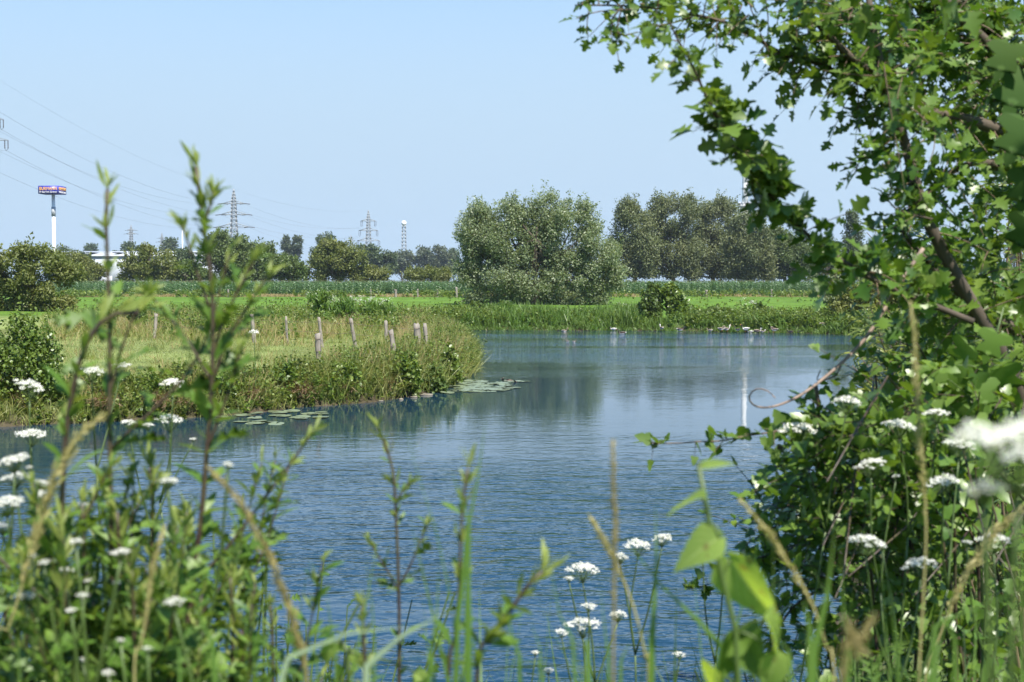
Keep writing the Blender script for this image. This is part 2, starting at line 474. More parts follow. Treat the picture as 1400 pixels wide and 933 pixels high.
# ------------------------------------------------------------------ leaf shapes (unit length along +Y)
def outline(pts, fold=.12, droop=.1):
    """leaf from the right half of its outline: quads between midrib and edge, both halves"""
    P = np.array(pts, float); n = len(P)
    mid = np.c_[np.zeros(n), np.maximum.accumulate(np.clip(P[:, 1], 0, 1)), np.zeros(n)]
    R = np.c_[P[:, 0], P[:, 1], fold * P[:, 0]]; Lf = R * (-1, 1, 1)
    V = np.vstack((mid, R, Lf)); V[:, 2] -= droop * V[:, 1] ** 2
    f = []
    for k in range(n - 1):
        f += [(k, n + k, n + k + 1, k + 1), (k, k + 1, 2 * n + k + 1, 2 * n + k)]
    return V, np.array(f)
DIAMOND = (np.array([(0, 0, 0), (.24, .5, .05), (0, 1, -.05), (-.24, .5, .05)]), np.array([(0, 1, 2, 3)]))
ROUND = (np.array([(0, 0, 0), (.34, .22, .06), (.38, .62, .04), (0, 1, -.08), (-.38, .62, .04), (-.34, .22, .06)]), np.array([(0, 1, 2, 3), (0, 3, 4, 5)]))
NARROW = outline([(.01, 0), (.07, .25), (.085, .5), (.05, .8), (0, 1)], .3, .25)
HAW = outline([(.015, 0), (.03, .16), (.16, .24), (.40, .30), (.44, .40), (.24, .46), (.19, .52), (.40, .60), (.42, .68), (.22, .74), (.17, .8), (.16, .93), (0, 1.02)], .22, .16)
IVY = outline([(.02, 0), (.30, -.06), (.46, .16), (.34, .34), (.26, .42), (.30, .58), (.16, .8), (0, 1)], .15, .2)
HOPL = outline([(.02, .05), (.22, -.08), (.52, .02), (.62, .22), (.40, .36), (.26, .42), (.40, .62), (.44, .82), (.22, .74), (.13, .70), (.14, .95), (0, 1.12)], .12, .22)
OVATE = outline([(.01, 0), (.22, .14), (.30, .36), (.25, .62), (.12, .86), (0, 1)], .2, .2)
HEART = outline([(.02, .08), (.20, -.05), (.36, .08), (.38, .28), (.28, .55), (.12, .84), (0, 1)], .38, .3)
MUG = outline([(.02, 0), (.03, .2), (.24, .42), (.27, .48), (.06, .40), (.05, .48), (.30, .74), (.34, .82), (.07, .62), (.06, .70), (.20, .98), (.05, .82), (0, 1.1)], .2, .25)
MUGN = outline([(.01, 0), (.06, .3), (.09, .6), (.05, .85), (0, 1)], .3, .2)
FERN = outline([(.01, 0), (.02, .15), (.30, .30), (.05, .28), (.04, .36), (.28, .52), (.05, .46), (.04, .55), (.22, .70), (.05, .64), (.04, .72), (.14, .88), (.04, .82), (0, 1)], .1, .25)

def gridleaf(w, rows=22, cols=5, fold=.3, droop=.25):
    """big leaf as a grid: midrib and side veins are faces of their own material; w = half outline (t, width)"""
    t = np.linspace(0, 1, rows); s = np.linspace(-1, 1, 2 * cols + 1)
    hw = np.interp(t, *zip(*w))
    X = hw[:, None] * s[None]; Yg = t[:, None] - .12 * (1 - np.abs(s))[None] * 0 - .10 * np.abs(s)[None] * (1 - t[:, None]) ** 3
    ph = (t[:, None] - .55 * np.abs(s)[None]) / .17
    Z = fold * np.abs(X) - droop * t[:, None] ** 2 + .012 * np.cos(2 * PI * ph) * np.abs(s)[None] + .03 * np.sin(5 * t[:, None] + 2 * s[None]) * np.abs(s)[None]
    V = np.stack((X, Yg, Z), -1).reshape(-1, 3); m = 2 * cols + 1
    i = np.arange(rows - 1)[:, None] * m + np.arange(m - 1)[None]
    return V, np.stack((i, i + 1, i + m + 1, i + m), -1).reshape(-1, 4)
BIGHEART = gridleaf([(0, .02), (.04, .22), (.14, .36), (.28, .37), (.5, .28), (.75, .15), (.92, .05), (1, .005)])
BIGOVATE = gridleaf([(0, .02), (.1, .16), (.3, .3), (.55, .27), (.8, .14), (1, .005)])

def blades(g, base, d, L, wd, bend, segs=4, m=0, side=None):
    """n grass blades: arching tapered ribbons"""
    n = len(base)
    d = nrm(d); L = np.broadcast_to(L, n); wd = np.broadcast_to(wd, n)
    if side is None: side = rnd(n)
    sd_ = nrm(np.cross(d, side)); out = nrm(np.cross(sd_, d))
    t = np.linspace(0, 1, segs + 1)
    bend = np.broadcast_to(bend, n)
    c = base[:, None] + d[:, None] * (L[:, None] * (t - .25 * np.abs(bend)[:, None] * t ** 3))[..., None] + out[:, None] * (L * bend)[:, None, None] * (t ** 2)[None, :, None]
    c[..., 2] -= (L * np.abs(bend))[:, None] * .35 * t ** 3
    prof = np.array([.7, 1, .85, .5, .02]) if segs == 4 else np.interp(t, [0, .3, .7, 1], [.7, 1, .7, .02])
    hw = .5 * wd[:, None] * prof[None]
    a = c - sd_[:, None] * hw[..., None]; b = c + sd_[:, None] * hw[..., None]
    V = np.stack((a, b), 2).reshape(n, -1, 3)
    k = np.arange(segs) * 2
    q = np.stack((k, k + 1, k + 3, k + 2), -1)
    g.add(V, (q[None] + (np.arange(n) * (2 * segs + 2))[:, None, None]).reshape(-1, 4), m)

def up_jit(n, k):
    v = rng.normal(size=(n, 3)) * k; v[:, 2] = 1
    return nrm(v)

def tufts(g, xy, nb, L, wd, spread=.35, bend=.5, rad=.06, m=0, zoff=-.03, segs=3):
    """grass tufts at xy on the ground, nb blades each; L array (mean length per tuft)"""
    n = len(xy)
    if n == 0: return
    z = ground(xy[:, 0], xy[:, 1])
    b = np.repeat(np.c_[xy, z + zoff], nb, 0) + np.c_[rng.normal(size=(n * nb, 2)) * rad, np.zeros(n * nb)]
    l = np.repeat(np.broadcast_to(L, n), nb) * rng.uniform(.55, 1.15, n * nb)
    blades(g, b, up_jit(n * nb, spread), l, wd * rng.uniform(.6, 1.3, n * nb), rng.uniform(.05, bend, n * nb), segs, m)

def herbs(g, gs, xy, H, nl, leaf, T, m=0, spread=.2, zoff=0.0):
    """leafy upright plants: a stem with nl leaves"""
    n = len(xy)
    if n == 0: return
    z = ground(xy[:, 0], xy[:, 1]) + zoff
    H = np.broadcast_to(H, n) * rng.uniform(.7, 1.15, n)
    d = up_jit(n, spread)
    b = np.c_[xy, z]
    t = np.linspace(0, 1, 4)
    gs.tubes(b[:, None] + d[:, None] * (H[:, None] * t)[..., None], (.006 * (1 - .6 * t))[None] * np.ones((n, 1)), 3, cap=False)
    tt = rng.uniform(.12, 1.0, (n, nl))
    pos = b[:, None] + d[:, None] * (H[:, None] * tt)[..., None]
    ld = rng.normal(size=(n, nl, 3)); ld[..., 2] = rng.uniform(-.1, 1.0, (n, nl))
    nn = rng.normal(size=(n, nl, 3)) * .5; nn[..., 2] += 1
    s = leaf * rng.uniform(.6, 1.3, (n, nl)) * (1.15 - .5 * tt)
    g.inst(T, frames(ld.reshape(-1, 3), nn.reshape(-1, 3), s.ravel()), pos.reshape(-1, 3), m)

def shore_pts(n, path, dmin, dmax, ylo=None):
    """random points on land between dmin and dmax from the shore, along the given pond vertices"""
    P = POND[path]; seg = np.diff(P, axis=0); L = np.linalg.norm(seg, axis=1)
    c = np.concatenate(([0], np.cumsum(L)))
    out = []
    for s in rng.uniform(0, c[-1], n * 3):
        k = min(np.searchsorted(c, s, 'right') - 1, len(L) - 1)
        p = P[k] + seg[k] * (s - c[k]) / L[k]
        nv = np.array((seg[k][1], -seg[k][0])) / L[k]
        out.append(p + nv * rng.uniform(dmin, dmax))
    out = np.array(out); dd = sdf(out[:, 0], out[:, 1])
    return out[(dd > dmin) & (dd < dmax * 1.2 + .2)][:n]

# ------------------------------------------------------------------ trees
def tree(name, label, cat, Y, base, ells, puff, n, leaf, mat, group=None, skirt=True, trunk_r=.25, T=DIAMOND, shell=.55, dz=.85, spikes=0, stems=1, updir=.25, npuff=None):
    """tree standing at depth Y: base = pixel of its foot, ells = crown outline as ellipses (px, py, rx, ry) in photograph pixels"""
    s = Y / F
    bx = W(base[0], base[1], Y)[0]
    bz = float(ground(np.array([bx]), np.array([Y]))[0])
    root = empty(name, (bx, Y, bz), label, cat, group)
    if skirt:
        lo, hi_ = min(e[0] - e[2] for e in ells), max(e[0] + e[2] for e in ells)
        wd = (hi_ - lo) / 2; q = max(2, int(wd / 14))
        ells = list(ells) + [((lo + hi_) / 2 + .78 * wd * (2 * (i + .5) / q - 1), base[1] - .6 * puff, .9 * wd / q + .4 * puff, .95 * puff) for i in range(q)]
    E = []
    for (px, py, rx, ry) in ells:
        c = W(px, py, Y); E.append((c, rx * s, ry * s, max(rx, .75 * ry) * s * dz))
    area = np.array([a * b for c, a, b, d in E]); area = area / area.sum()
    pr = puff * s
    NP = npuff or int(30 + 26 * len(E))
    cs, rs = [], []
    for (c, a, b, dd), ar in zip(E, area):
        k = max(6, int(NP * ar))
        u = rnd(k) * rng.uniform(.35, 1, (k, 1)) ** shell
        r = pr * rng.uniform(.6, 1.25, k)
        u = u * np.maximum(np.array([[a, dd, b]]) - .75 * pr, .1)
        cs.append(c + u); rs.append(r)
    cs = np.vstack(cs); rs = np.concatenate(rs)
    keep = cs[:, 2] - .2 * rs > bz - .1
    cs, rs = cs[keep], rs[keep]
    # trunk and limbs
    g = G()
    top = np.average(cs, axis=0); hi = cs[:, 2].max()
    for st in range(stems):
        off = np.array((rng.normal() * trunk_r * 2.2, rng.normal() * trunk_r, 0)) * (stems > 1)
        lean = np.array((rng.normal(), rng.normal(), 0)) * (.12 * (hi - bz) if stems > 1 else .03 * (hi - bz))
        b0 = np.array((bx, Y, bz - .2)) + off
        tp = np.array((top[0], top[1], bz + .72 * (hi - bz))) + lean * 1.5
        pl = spline([b0, b0 * .65 + tp * .35 + lean * .3, tp], 8)
        g.tubes(pl, trunk_r * np.linspace(1.15, .25, 8) / (1 if stems == 1 else 1.6), 7)
    nl = min(len(cs), 34)
    for k in rng.choice(len(cs), nl, False):
        q = pl[rng.integers(2, 7)]
        mid = .5 * (q + cs[k]) + np.array((0, 0, -.08 * np.linalg.norm(cs[k] - q)))
        g.tubes(spline([q, mid, cs[k]], 5), trunk_r * .32 * np.linspace(1, .2, 5), 4)
    g.build('trunk', M['bark'], root, True)
    # crown: leaves spread through the clumps
    g = G()
    wgt = rs ** 2; wgt /= wgt.sum()
    ci = rng.choice(len(cs), n, p=wgt)
    u = rnd(n); rad = rng.uniform(0, 1, n) ** .42
    sq = np.array((1, 1, .85))
    pos = cs[ci] + u * sq * (rs[ci] * rad)[:, None]
    if spikes:
        # upright shoots standing out of the top of the crown
        k = spikes
        si = rng.choice(len(cs), k, p=wgt)
        su = rnd(k); su[:, 2] = np.abs(su[:, 2])
        sb = cs[si] + su * rs[si][:, None] * .8
        sdv = nrm(su * .55 + np.array((0, 0, .9)) + rng.normal(size=(k, 3)) * .15)
        m_ = 16
        tt = rng.uniform(0, 1, (k, m_))
        sp = sb[:, None] + sdv[:, None] * (tt * pr * .9)[..., None] + rng.normal(size=(k, m_, 3)) * .12 * pr
        pos = np.vstack((pos, sp.reshape(-1, 3))); u = np.vstack((u, np.repeat(su, m_, 0)))
    pos[:, 2] = np.maximum(pos[:, 2], bz + .05)
    N_ = len(pos)
    ld = rng.normal(size=(N_, 3)) + u * .4; ld[:, 2] += updir
    nn = u * .9 + rng.normal(size=(N_, 3)) * .7; nn[:, 2] += .35
    g.inst(T, frames(ld, nn, leaf * rng.uniform(.6, 1.35, N_)), pos)
    g.build('crown', M[mat], root)
    return root

# the big willow by the far bank
tree('willow_tree', 'broad silvery willow with twin domed crown standing on the far bank meadow', 'tree', 128, (735, 418),
     [(672, 332, 50, 58), (690, 308, 40, 38), (648, 335, 32, 46), (775, 325, 54, 60), (812, 348, 42, 52), (752, 300, 30, 42), (729, 284, 13, 26),
      (786, 290, 36, 22), (660, 290, 26, 22), (704, 289, 20, 20), (838, 362, 20, 32), (684, 378, 52, 30), (785, 382, 52, 28), (640, 368, 26, 28), (832, 388, 26, 18), (704, 362, 34, 36), (748, 368, 34, 38), (726, 392, 50, 20), (728, 335, 26, 36), (715, 312, 24, 26)],
     14, 104000, .225, 'willow', trunk_r=.34, spikes=900, stems=4, npuff=400, shell=.42)
# the grove to the right of it
gl = [('tall grey green grove tree right beside the broad willow', (862, 380), [(866, 318, 32, 48), (858, 290, 22, 24), (850, 350, 30, 36), (880, 350, 26, 34)]),
      ('tallest round topped grove tree with a bare trunk showing through', (925, 380), [(892, 328, 26, 48), (925, 296, 42, 36), (905, 285, 24, 22), (945, 283, 26, 22), (915, 340, 40, 40), (940, 345, 30, 36)]),
      ('grove tree with spreading crown just left of the white mast', (978, 381), [(978, 305, 38, 42), (985, 283, 22, 20), (965, 345, 40, 40), (1000, 345, 34, 38)]),
      ('olive tinted grove tree standing right in front of the white mast', (1028, 381), [(1022, 322, 34, 42), (1030, 350, 36, 34), (1008, 345, 26, 36)]),
      ('shorter dark grove tree at the right end of the grove', (1075, 381), [(1072, 345, 34, 34), (1090, 352, 28, 28), (1058, 335, 22, 32)])]
for k, (lb, b, e) in enumerate(gl):
    tree('broadleaf_tree', lb, 'tree', 262 + 7 * (k % 3), b, e, 12, 32000, .42, 'grove' if k < 4 else 'maple', 'trees of the grove beyond the corn', trunk_r=.42, spikes=110, npuff=170, shell=.45)
tree('poplar_tree', 'slim dark poplar rising alone right of the grove', 'tree', 330, (1166, 381), [(1166, 318, 17, 30), (1164, 298, 9, 14), (1167, 350, 22, 28)], 8, 7000, .55, 'fardark', trunk_r=.35, spikes=40)
tree('broadleaf_tree', 'low dark tree between the grove and the slim poplar', 'tree', 330, (1128, 381), [(1128, 345, 26, 24), (1145, 360, 20, 20), (1112, 358, 20, 22)], 9, 6500, .6, 'fardark', trunk_r=.3)
tree('broadleaf_tree', 'dark tree behind the overhanging branch right of the slim poplar', 'tree', 340, (1225, 381), [(1215, 362, 34, 20), (1250, 358, 34, 24), (1290, 360, 40, 24)], 9, 8500, .6, 'fardark', trunk_r=.3)

# bushes and trees beyond the left end of the corn
lt = [('large_shrub', 'big olive green shrub at the left edge in front of the corn', 'shrub', 101, (45, 424), [(22, 375, 50, 44), (62, 378, 46, 42), (-30, 378, 50, 46), (40, 348, 34, 20), (95, 378, 26, 26), (60, 400, 40, 18)], 13, 26000, .24, 'olive', .16),
      ('shrub', 'round olive shrub behind the corn in front of the long white hall', 'shrub', 238, (204, 384), [(204, 360, 40, 24), (185, 368, 28, 18), (222, 368, 28, 18), (200, 346, 20, 12)], 9, 9000, .45, 'olive', .2),
      ('shrub', 'low grey green shrub beside the right side of the leftmost big shrub', 'shrub', 236, (112, 384), [(110, 364, 30, 20), (90, 360, 22, 22), (132, 372, 18, 12)], 8, 6500, .45, 'olive', .2),
      ('shrub', 'small mid green shrub filling the gap right of the round olive shrub', 'shrub', 240, (252, 384), [(250, 370, 24, 15), (268, 374, 20, 12)], 7, 4500, .45, 'bushgreen', .15),
      ('maple_tree', 'dense green maple standing before the nearer lattice pylon', 'tree', 246, (306, 384), [(305, 345, 36, 34), (295, 332, 22, 18), (318, 358, 32, 28)], 9, 13000, .48, 'maple', .3),
      ('maple_tree', 'darker green maple right of the nearer lattice pylon', 'tree', 250, (348, 384), [(345, 348, 32, 28), (340, 362, 36, 24), (362, 352, 18, 22)], 9, 12000, .48, 'maple', .3),
      ('shrub', 'light green bushy shrub between the maples and the round yellow green willow', 'shrub', 240, (395, 384), [(388, 366, 28, 18), (372, 362, 18, 18), (408, 370, 24, 14)], 8, 7000, .45, 'bushgreen', .2),
      ('willow_tree', 'round yellow green willow left of the farther lattice pylon', 'tree', 240, (462, 384), [(460, 355, 38, 28), (440, 358, 22, 24), (485, 362, 24, 22), (455, 340, 24, 14)], 9, 15000, .42, 'olive', .25),
      ('shrub', 'low yellow green shrub at the foot of the farther pylon', 'shrub', 244, (515, 384), [(515, 376, 22, 9), (498, 374, 18, 11)], 6, 3500, .42, 'olive', .12),
      ('shrub', 'low ochre tinted shrub under the lattice mast', 'shrub', 246, (580, 384), [(572, 376, 26, 10), (598, 376, 24, 12)], 6, 4200, .42, 'olive', .12)]
for nm, lb, ct, Y, b, e, pf, n, lf, mt, tr in lt:
    tree(nm, lb, ct, Y, b, e, pf, n, lf, mt, None, trunk_r=tr, spikes=60, stems=3 if ct == 'shrub' else 1, npuff=110, shell=.45)
ft = [('poplar_tree', 'pair of dense bluish poplars grown into one column left of the tall oak', 600, (400, 365), [(392, 340, 9, 20), (406, 339, 9, 20), (399, 350, 15, 16)], 5, 5500, 1.0, 'poplar'),
      ('oak_tree', 'tall dark oak crown rising above the yellow green willow', 560, (446, 365), [(445, 328, 14, 15), (446, 345, 20, 16), (430, 348, 12, 12)], 6, 5500, .95, 'fardark'),
      ('broadleaf_tree', 'dark tree behind the farther lattice pylon', 520, (520, 372), [(512, 350, 24, 18), (530, 358, 18, 16), (500, 345, 14, 12)], 6, 6500, .9, 'fardark'),
      ('broadleaf_tree', 'bluish row end tree beneath the lattice mast', 700, (552, 374), [(552, 354, 18, 16), (540, 360, 14, 14)], 6, 4500, 1.15, 'poplar'),
      ('broadleaf_tree', 'bluish tree right of the lattice mast', 700, (578, 374), [(578, 353, 17, 17), (592, 360, 12, 14)], 6, 4500, 1.15, 'poplar'),
      ('broadleaf_tree', 'bluish tree partly hidden by the left side of the broad willow', 690, (602, 374), [(602, 350, 14, 18), (612, 358, 16, 16)], 6, 4500, 1.15, 'poplar'),
      ('broadleaf_tree', 'dark round tree on the horizon at the right end of the long hall', 420, (251, 362), [(251, 350, 16, 13), (245, 356, 12, 9)], 6, 3800, .7, 'fardark'),
      ('broadleaf_tree', 'small dark tree in front of the middle of the long white hall', 430, (115, 362), [(114, 352, 9, 8), (119, 357, 8, 6)], 5, 2400, .6, 'fardark')]
for nm, lb, Y, b, e, pf, n, lf, mt in ft:
    tree(nm, lb, 'tree', Y, b, e, pf, n, lf, mt, None, trunk_r=.4, npuff=70, shell=.45)
# horizon trees: two models, copied along the skyline
h0 = tree('horizon_tree', 'small dark tree in the row on the far skyline', 'tree', 780, (88, 372), [(88, 344, 11, 9), (84, 350, 9, 9), (94, 352, 10, 9)], 5, 2600, 1.1, 'fardark', 'dark trees along the far skyline', trunk_r=.4, npuff=40)
for k, (px, s) in enumerate([(72, .8), (104, .95), (124, 1.1), (140, 1.0), (158, .9), (175, 1.1), (190, 1.2), (212, 1.05), (232, 1.15), (248, .9), (272, .85), (340, .9), (372, .9), (620, 1.0), (645, .9), (830, 1.0), (1105, 1.0), (1140, 1.1), (1185, 1.2), (1210, 1.0), (1240, 1.1), (1275, 1.2), (1310, 1.1), (1345, 1.0), (1385, 1.1), (30, .9), (-15, 1.0)]):
    c = copy_tree(h0); Yk = 760 + 37 * (k % 4)
    c.location = (W(px, 372, Yk)[0], Yk, c.location[2]); c.scale = (s, s, s * (.9 + .07 * (k % 3))); c.rotation_euler.z = 2.1 * k

# ------------------------------------------------------------------ hall, sign tower, pylons, mast, chimney
def hall():
    Y = 455; s = Y / F
    x0, x1 = W(62, 350, Y)[0], W(282, 350, Y)[0]
    zt, zr, zb = W(0, 351, Y)[2], W(0, 343, Y)[2], .6
    r = empty('industrial_hall', ((x0 + x1) / 2, Y, zb), 'long low white industrial hall behind the shrubs under the sign tower', 'building')
    g = G(); g.box(((x0 + x1) / 2, Y + 20, (zb + zt) / 2), ((x1 - x0) / 2, 20, (zt - zb) / 2)); g.build('wall', M['hallwall'], r)
    g = G(); ov = .5; xa, xb = x0 - ov, x1 + ov
    v = [(xa, Y - ov, zt), (xb, Y - ov, zt), (xb, Y + 20, zr), (xa, Y + 20, zr), (xb, Y + 40 + ov, zt), (xa, Y + 40 + ov, zt)]
    v += [(a, b, c + .3) for a, b, c in v]
    g.add(v, [(6, 7, 8, 9), (9, 8, 10, 11), (0, 3, 2, 1), (3, 5, 4, 2), (0, 1, 7, 6), (5, 11, 10, 4), (1, 2, 8, 7), (2, 4, 10, 8), (3, 0, 6, 9), (5, 3, 9, 11)])
    rf = g.build('roof', M['hallroof'], r)
    for k in range(6):
        xk = x0 + (k + .5) * (x1 - x0) / 6
        g = G(); g.box((xk, Y + 10, (zt + zr) / 2 + .42), (1.1, 6, .12)); o = g.build('skylight', M['darkglass'], rf); o.location = (0, 0, 0)
        o.data.transform(Matrix.Translation(-Vector(r.location)))
    for k in range(4):
        xk = x0 + (k + .5) * (x1 - x0) / 4
        g = G(); g.box((xk, Y - .06, zb + 2.1), (2.0, .05, 2.1)); g.build('roller_door', M['greypaint'], r)
    for k in range(14):
        g = G(); g.box((x0 + (k + .5) * (x1 - x0) / 14, Y - .05, zt - 2.6), (1.1, .04, .45)); g.build('window', M['darkglass'], r)
hall()

def text_mesh(s, size):
    c = bpy.data.curves.new('lettering', 'FONT'); c.body = s; c.size = size; c.extrude = .03
    c.align_x = 'CENTER'; c.align_y = 'CENTER'
    o = bpy.data.objects.new('lettering', c); col.objects.link(o)
    dg = bpy.context.evaluated_depsgraph_get()
    me = bpy.data.meshes.new_from_object(o.evaluated_get(dg))
    bpy.data.objects.remove(o)
    return me

def sign_tower():
    Y = 450; s = Y / F
    c = W(71.5, 260.5, Y)
    r = empty('sign_tower', (c[0], Y, .7), 'tall white sign tower with blue box and orange lettering above the hall', 'sign')
    g = G(); zt = W(0, 266, Y)[2]
    g.tubes(np.array([(c[0] + .3, Y, .5), (c[0] + .3, Y, 12), (c[0] + .3, Y, zt + .3)]), np.array((.60, .57, .53)), 14); g.build('pole', M['white'], r, True)
    g = G(); g.tubes(np.array([(c[0] + .3, Y, W(0, 296, Y)[2]), (c[0] + .3, Y, W(0, 283, Y)[2])]), np.array((.66, .66)), 14); g.build('grey_band', M['greypaint'], r)  # darker grey band round the pole
    a = math.radians(4.2); h = 28 * s / 2; hz = 5.4 * s
    g = G(); g.box((c[0], Y, c[2]), (h, h, hz), -a)
    b = g.build('sign_box', M['signblue'], r)
    # four faces, each with the orange name, a white line under it and a frame
    L1, L2 = text_mesh('BURMANN', hz * 1.12), text_mesh('Ihr Bau Fach Zentrum', hz * .60)
    L1.materials.clear(); L1.materials.append(M['signorange']); L2.materials.clear(); L2.materials.append(M['signwhite'])
    w1 = max(v.co.x for v in L1.vertices) - min(v.co.x for v in L1.vertices)
    w2 = max(v.co.x for v in L2.vertices) - min(v.co.x for v in L2.vertices)
    for me, wd in ((L1, w1), (L2, w2)): me.transform(Matrix.Scale(h * 1.72 / wd, 4, (1, 0, 0)))
    for q in range(2):
        th = -a + q * PI / 2
        n = Vector((math.sin(th), -math.cos(th), 0))
        for me, dz in ((L1, .26 * hz), (L2, -.55 * hz)):
            o = bpy.data.objects.new('lettering', me); col.objects.link(o); o.parent = b
            o.matrix_local = Matrix.Translation(Vector((c[0] - r.location.x, Y - r.location.y, c[2] + dz - r.location.z)) + n * (h + .05)) @ Matrix.Rotation(th, 4, 'Z') @ Matrix.Rotation(PI / 2, 4, 'X')
sign_tower()

def pylon(px, Y, top_py, arms, label, ins, rz=0.0, base_w=None, thick=.10):
    """lattice pylon; arms = (py, half width px); ins = insulator drop px (0: strain strings lying along the line)"""
    s = Y / F
    x = W(px, 386, Y)[0]; zb = .7; zt = W(px, top_py, Y)[2]; H = zt - zb
    r = empty('lattice_pylon', (x, Y, zb), label, 'pylon', 'high voltage pylons of the far power line')
    bw = base_w or H * .075
    wa = lambda z: np.interp(z, [zb, zb + .62 * H, zb + .9 * H, zt], [bw, bw * .38, bw * .24, .08])
    ca, sa = math.cos(rz), math.sin(rz)
    def pt(u, v, z): return np.array((x + u * ca - v * sa, Y + u * sa + v * ca, z))
    g = G()
    lv = [zb]
    while lv[-1] < zt - .6: lv.append(min(zt, lv[-1] + max(1.6, 1.7 * wa(lv[-1]))))
    cor = [(-1, -1), (1, -1), (1, 1), (-1, 1)]
    for a, b in zip(lv[:-1], lv[1:]):
        wa_, wb_ = wa(a), wa(b)
        for k in range(4):
            c0, c1 = cor[k], cor[(k + 1) % 4]
            g.bar(pt(c0[0] * wa_, c0[1] * wa_, a), pt(c0[0] * wb_, c0[1] * wb_, b), thick, 4)
            g.bar(pt(c0[0] * wa_, c0[1] * wa_, a), pt(c1[0] * wb_, c1[1] * wb_, b), thick * .6, 3)
            g.bar(pt(c1[0] * wa_, c1[1] * wa_, a), pt(c0[0] * wb_, c0[1] * wb_, b), thick * .6, 3)
            g.bar(pt(c0[0] * wb_, c0[1] * wb_, b), pt(c1[0] * wb_, c1[1] * wb_, b), thick * .6, 3)
    g.build('tower', M['steel'], r)
    tips = []
    for py, hw in arms:
        z = W(px, py, Y)[2]; hw *= s; ww = wa(z)
        g = G()
        for sg in (-1, 1):
            tip = pt(sg * hw, 0, z)
            for v in (-1, 1):
                g.bar(pt(sg * ww, v * ww, z), tip, thick * .8)
                g.bar(pt(sg * ww, v * ww, z + .16 * hw + .5), tip, thick * .7)
            for k in (1, 2, 3):
                t = k / 4
                g.bar(pt(sg * (ww + (hw - ww) * t), 0, z), pt(sg * (ww + (hw - ww) * t), 0, z + (.16 * hw + .5) * (1 - t)), thick * .5, 3)
            tips.append((sg, z, tip))
        g.build('cross_arm', M['steel'], r)
    ends = []
    for sg, z, tip in tips:
        g = G()
        if ins:
            dn = ins * s
            for dx in (-.45, .45):
                a = tip + np.array((dx * ca - .5 * sg, dx * sa, 0)); g.tubes(np.linspace(a, a + (0, 0, -dn * .82), 9), np.tile((.10, .17), 5)[:9], 5)
                g.bar(a + (0, 0, -dn * .8), tip + np.array((-.5 * sg, 0, -dn)), .06)
            e = tip + np.array((-.5 * sg, 0, -dn))
        else:
            for dv in (-1, 1):
                g.tubes(np.linspace(tip, tip + np.array((dv * 2.6, 0, -.35)), 9), np.tile((.16, .26), 5)[:9], 5)
            e = tip + np.array((0, 0, -.35))
        g.build('insulator', M['insulator'], r)
        ends.append(e)
    return pt(0, 0, zt), ends
pL = pylon(-24, 395, 92, [(137, 26), (163.5, 32), (192, 38)], 'nearest lattice pylon, only its arm tips reaching in at the left edge', 14, base_w=3.4)
pA = pylon(320.5, 700, 259, [(278.5, 15), (293.5, 18), (310.5, 21)], 'nearer whole lattice pylon with three arms above the maples', 0, thick=.2)
pB = pylon(504, 860, 288, [(302.5, 10.5), (315.5, 13), (329.5, 15.5)], 'farther lattice pylon with hanging insulators right of the round willow', 8, thick=.2)
for px, Y, t, b, lb in [(180, 1500, 308, 10, 'tiny distant lattice pylon above the hall, left one of two'), (222, 1700, 319, 8, 'tiny distant lattice pylon above the hall, right one of two'), (480, 1800, 322, 7, 'tiny distant lattice pylon left of the farther pylon')]:
    pylon(px, Y, t, [(t + 7, b * .55), (t + 12, b * .7)], lb, 0, thick=.3)

def cable(a, b, sag, r, label):
    t = np.linspace(0, 1, 40)[:, None]
    p = a * (1 - t) + b * t; p[:, 2] -= (4 * sag * t * (1 - t))[:, 0]
    g = G(); g.tubes(p, np.full(40, r), 4)
    tag(g.build('power_cable', M['cable']), label, 'power cable', 'overhead cables of the power line')
LC = 'thin dark conductor cable sagging from the left edge pylon to the nearer whole pylon'
for k in range(6): cable(pL[1][k], pA[1][k], 7, .03, LC)
tag(col.objects[-1])
cable(pL[0], pA[0], 5, .02, 'thin top earth wire running down to the tip of the nearer whole pylon')
for k in range(6): cable(pA[1][k], pB[1][k], 5, .03, 'faint conductor cable sagging between the nearer and farther whole pylons')
cable(pA[0], pB[0], 4, .025, 'faint top wire between the tips of the two whole pylons')
for k in (1, 3, 5):
    e = pL[1][k]; cable(e, e + np.array((-90, -330, -4.0 + 2 * k)), 7, .028, 'conductor cable leaving the left edge pylon out of the picture')

def lattice_mast():
    Y = 820; x = W(552.5, 386, Y)[0]; zt = W(0, 308, Y)[2]
    r = empty('lattice_mast', (x, Y, .7), 'thin lattice mast with a small white ball on top', 'mast')
    g = G(); lv = np.linspace(.5, zt, 18); w_ = np.linspace(1.5, .9, 18)
    for k in range(17):
        for a, b in (((-1, -1), (1, -1)), ((1, -1), (1, 1)), ((1, 1), (-1, 1)), ((-1, 1), (-1, -1))):
            g.bar((x + a[0] * w_[k], Y + a[1] * w_[k], lv[k]), (x + a[0] * w_[k + 1], Y + a[1] * w_[k + 1], lv[k + 1]), .2)
            g.bar((x + a[0] * w_[k], Y + a[1] * w_[k], lv[k]), (x + b[0] * w_[k + 1], Y + b[1] * w_[k + 1], lv[k + 1]), .14, 3)
    g.build('tower', M['steel'], r)
    a = np.linspace(-PI / 2, PI / 2, 9)
    g = G(); g.tubes(np.c_[np.full(9, x), np.full(9, Y), zt + 1.1 + 1.5 * np.sin(a)], np.maximum(1.5 * np.cos(a), .03), 12); g.build('radome', M['white'], r, True)
lattice_mast()

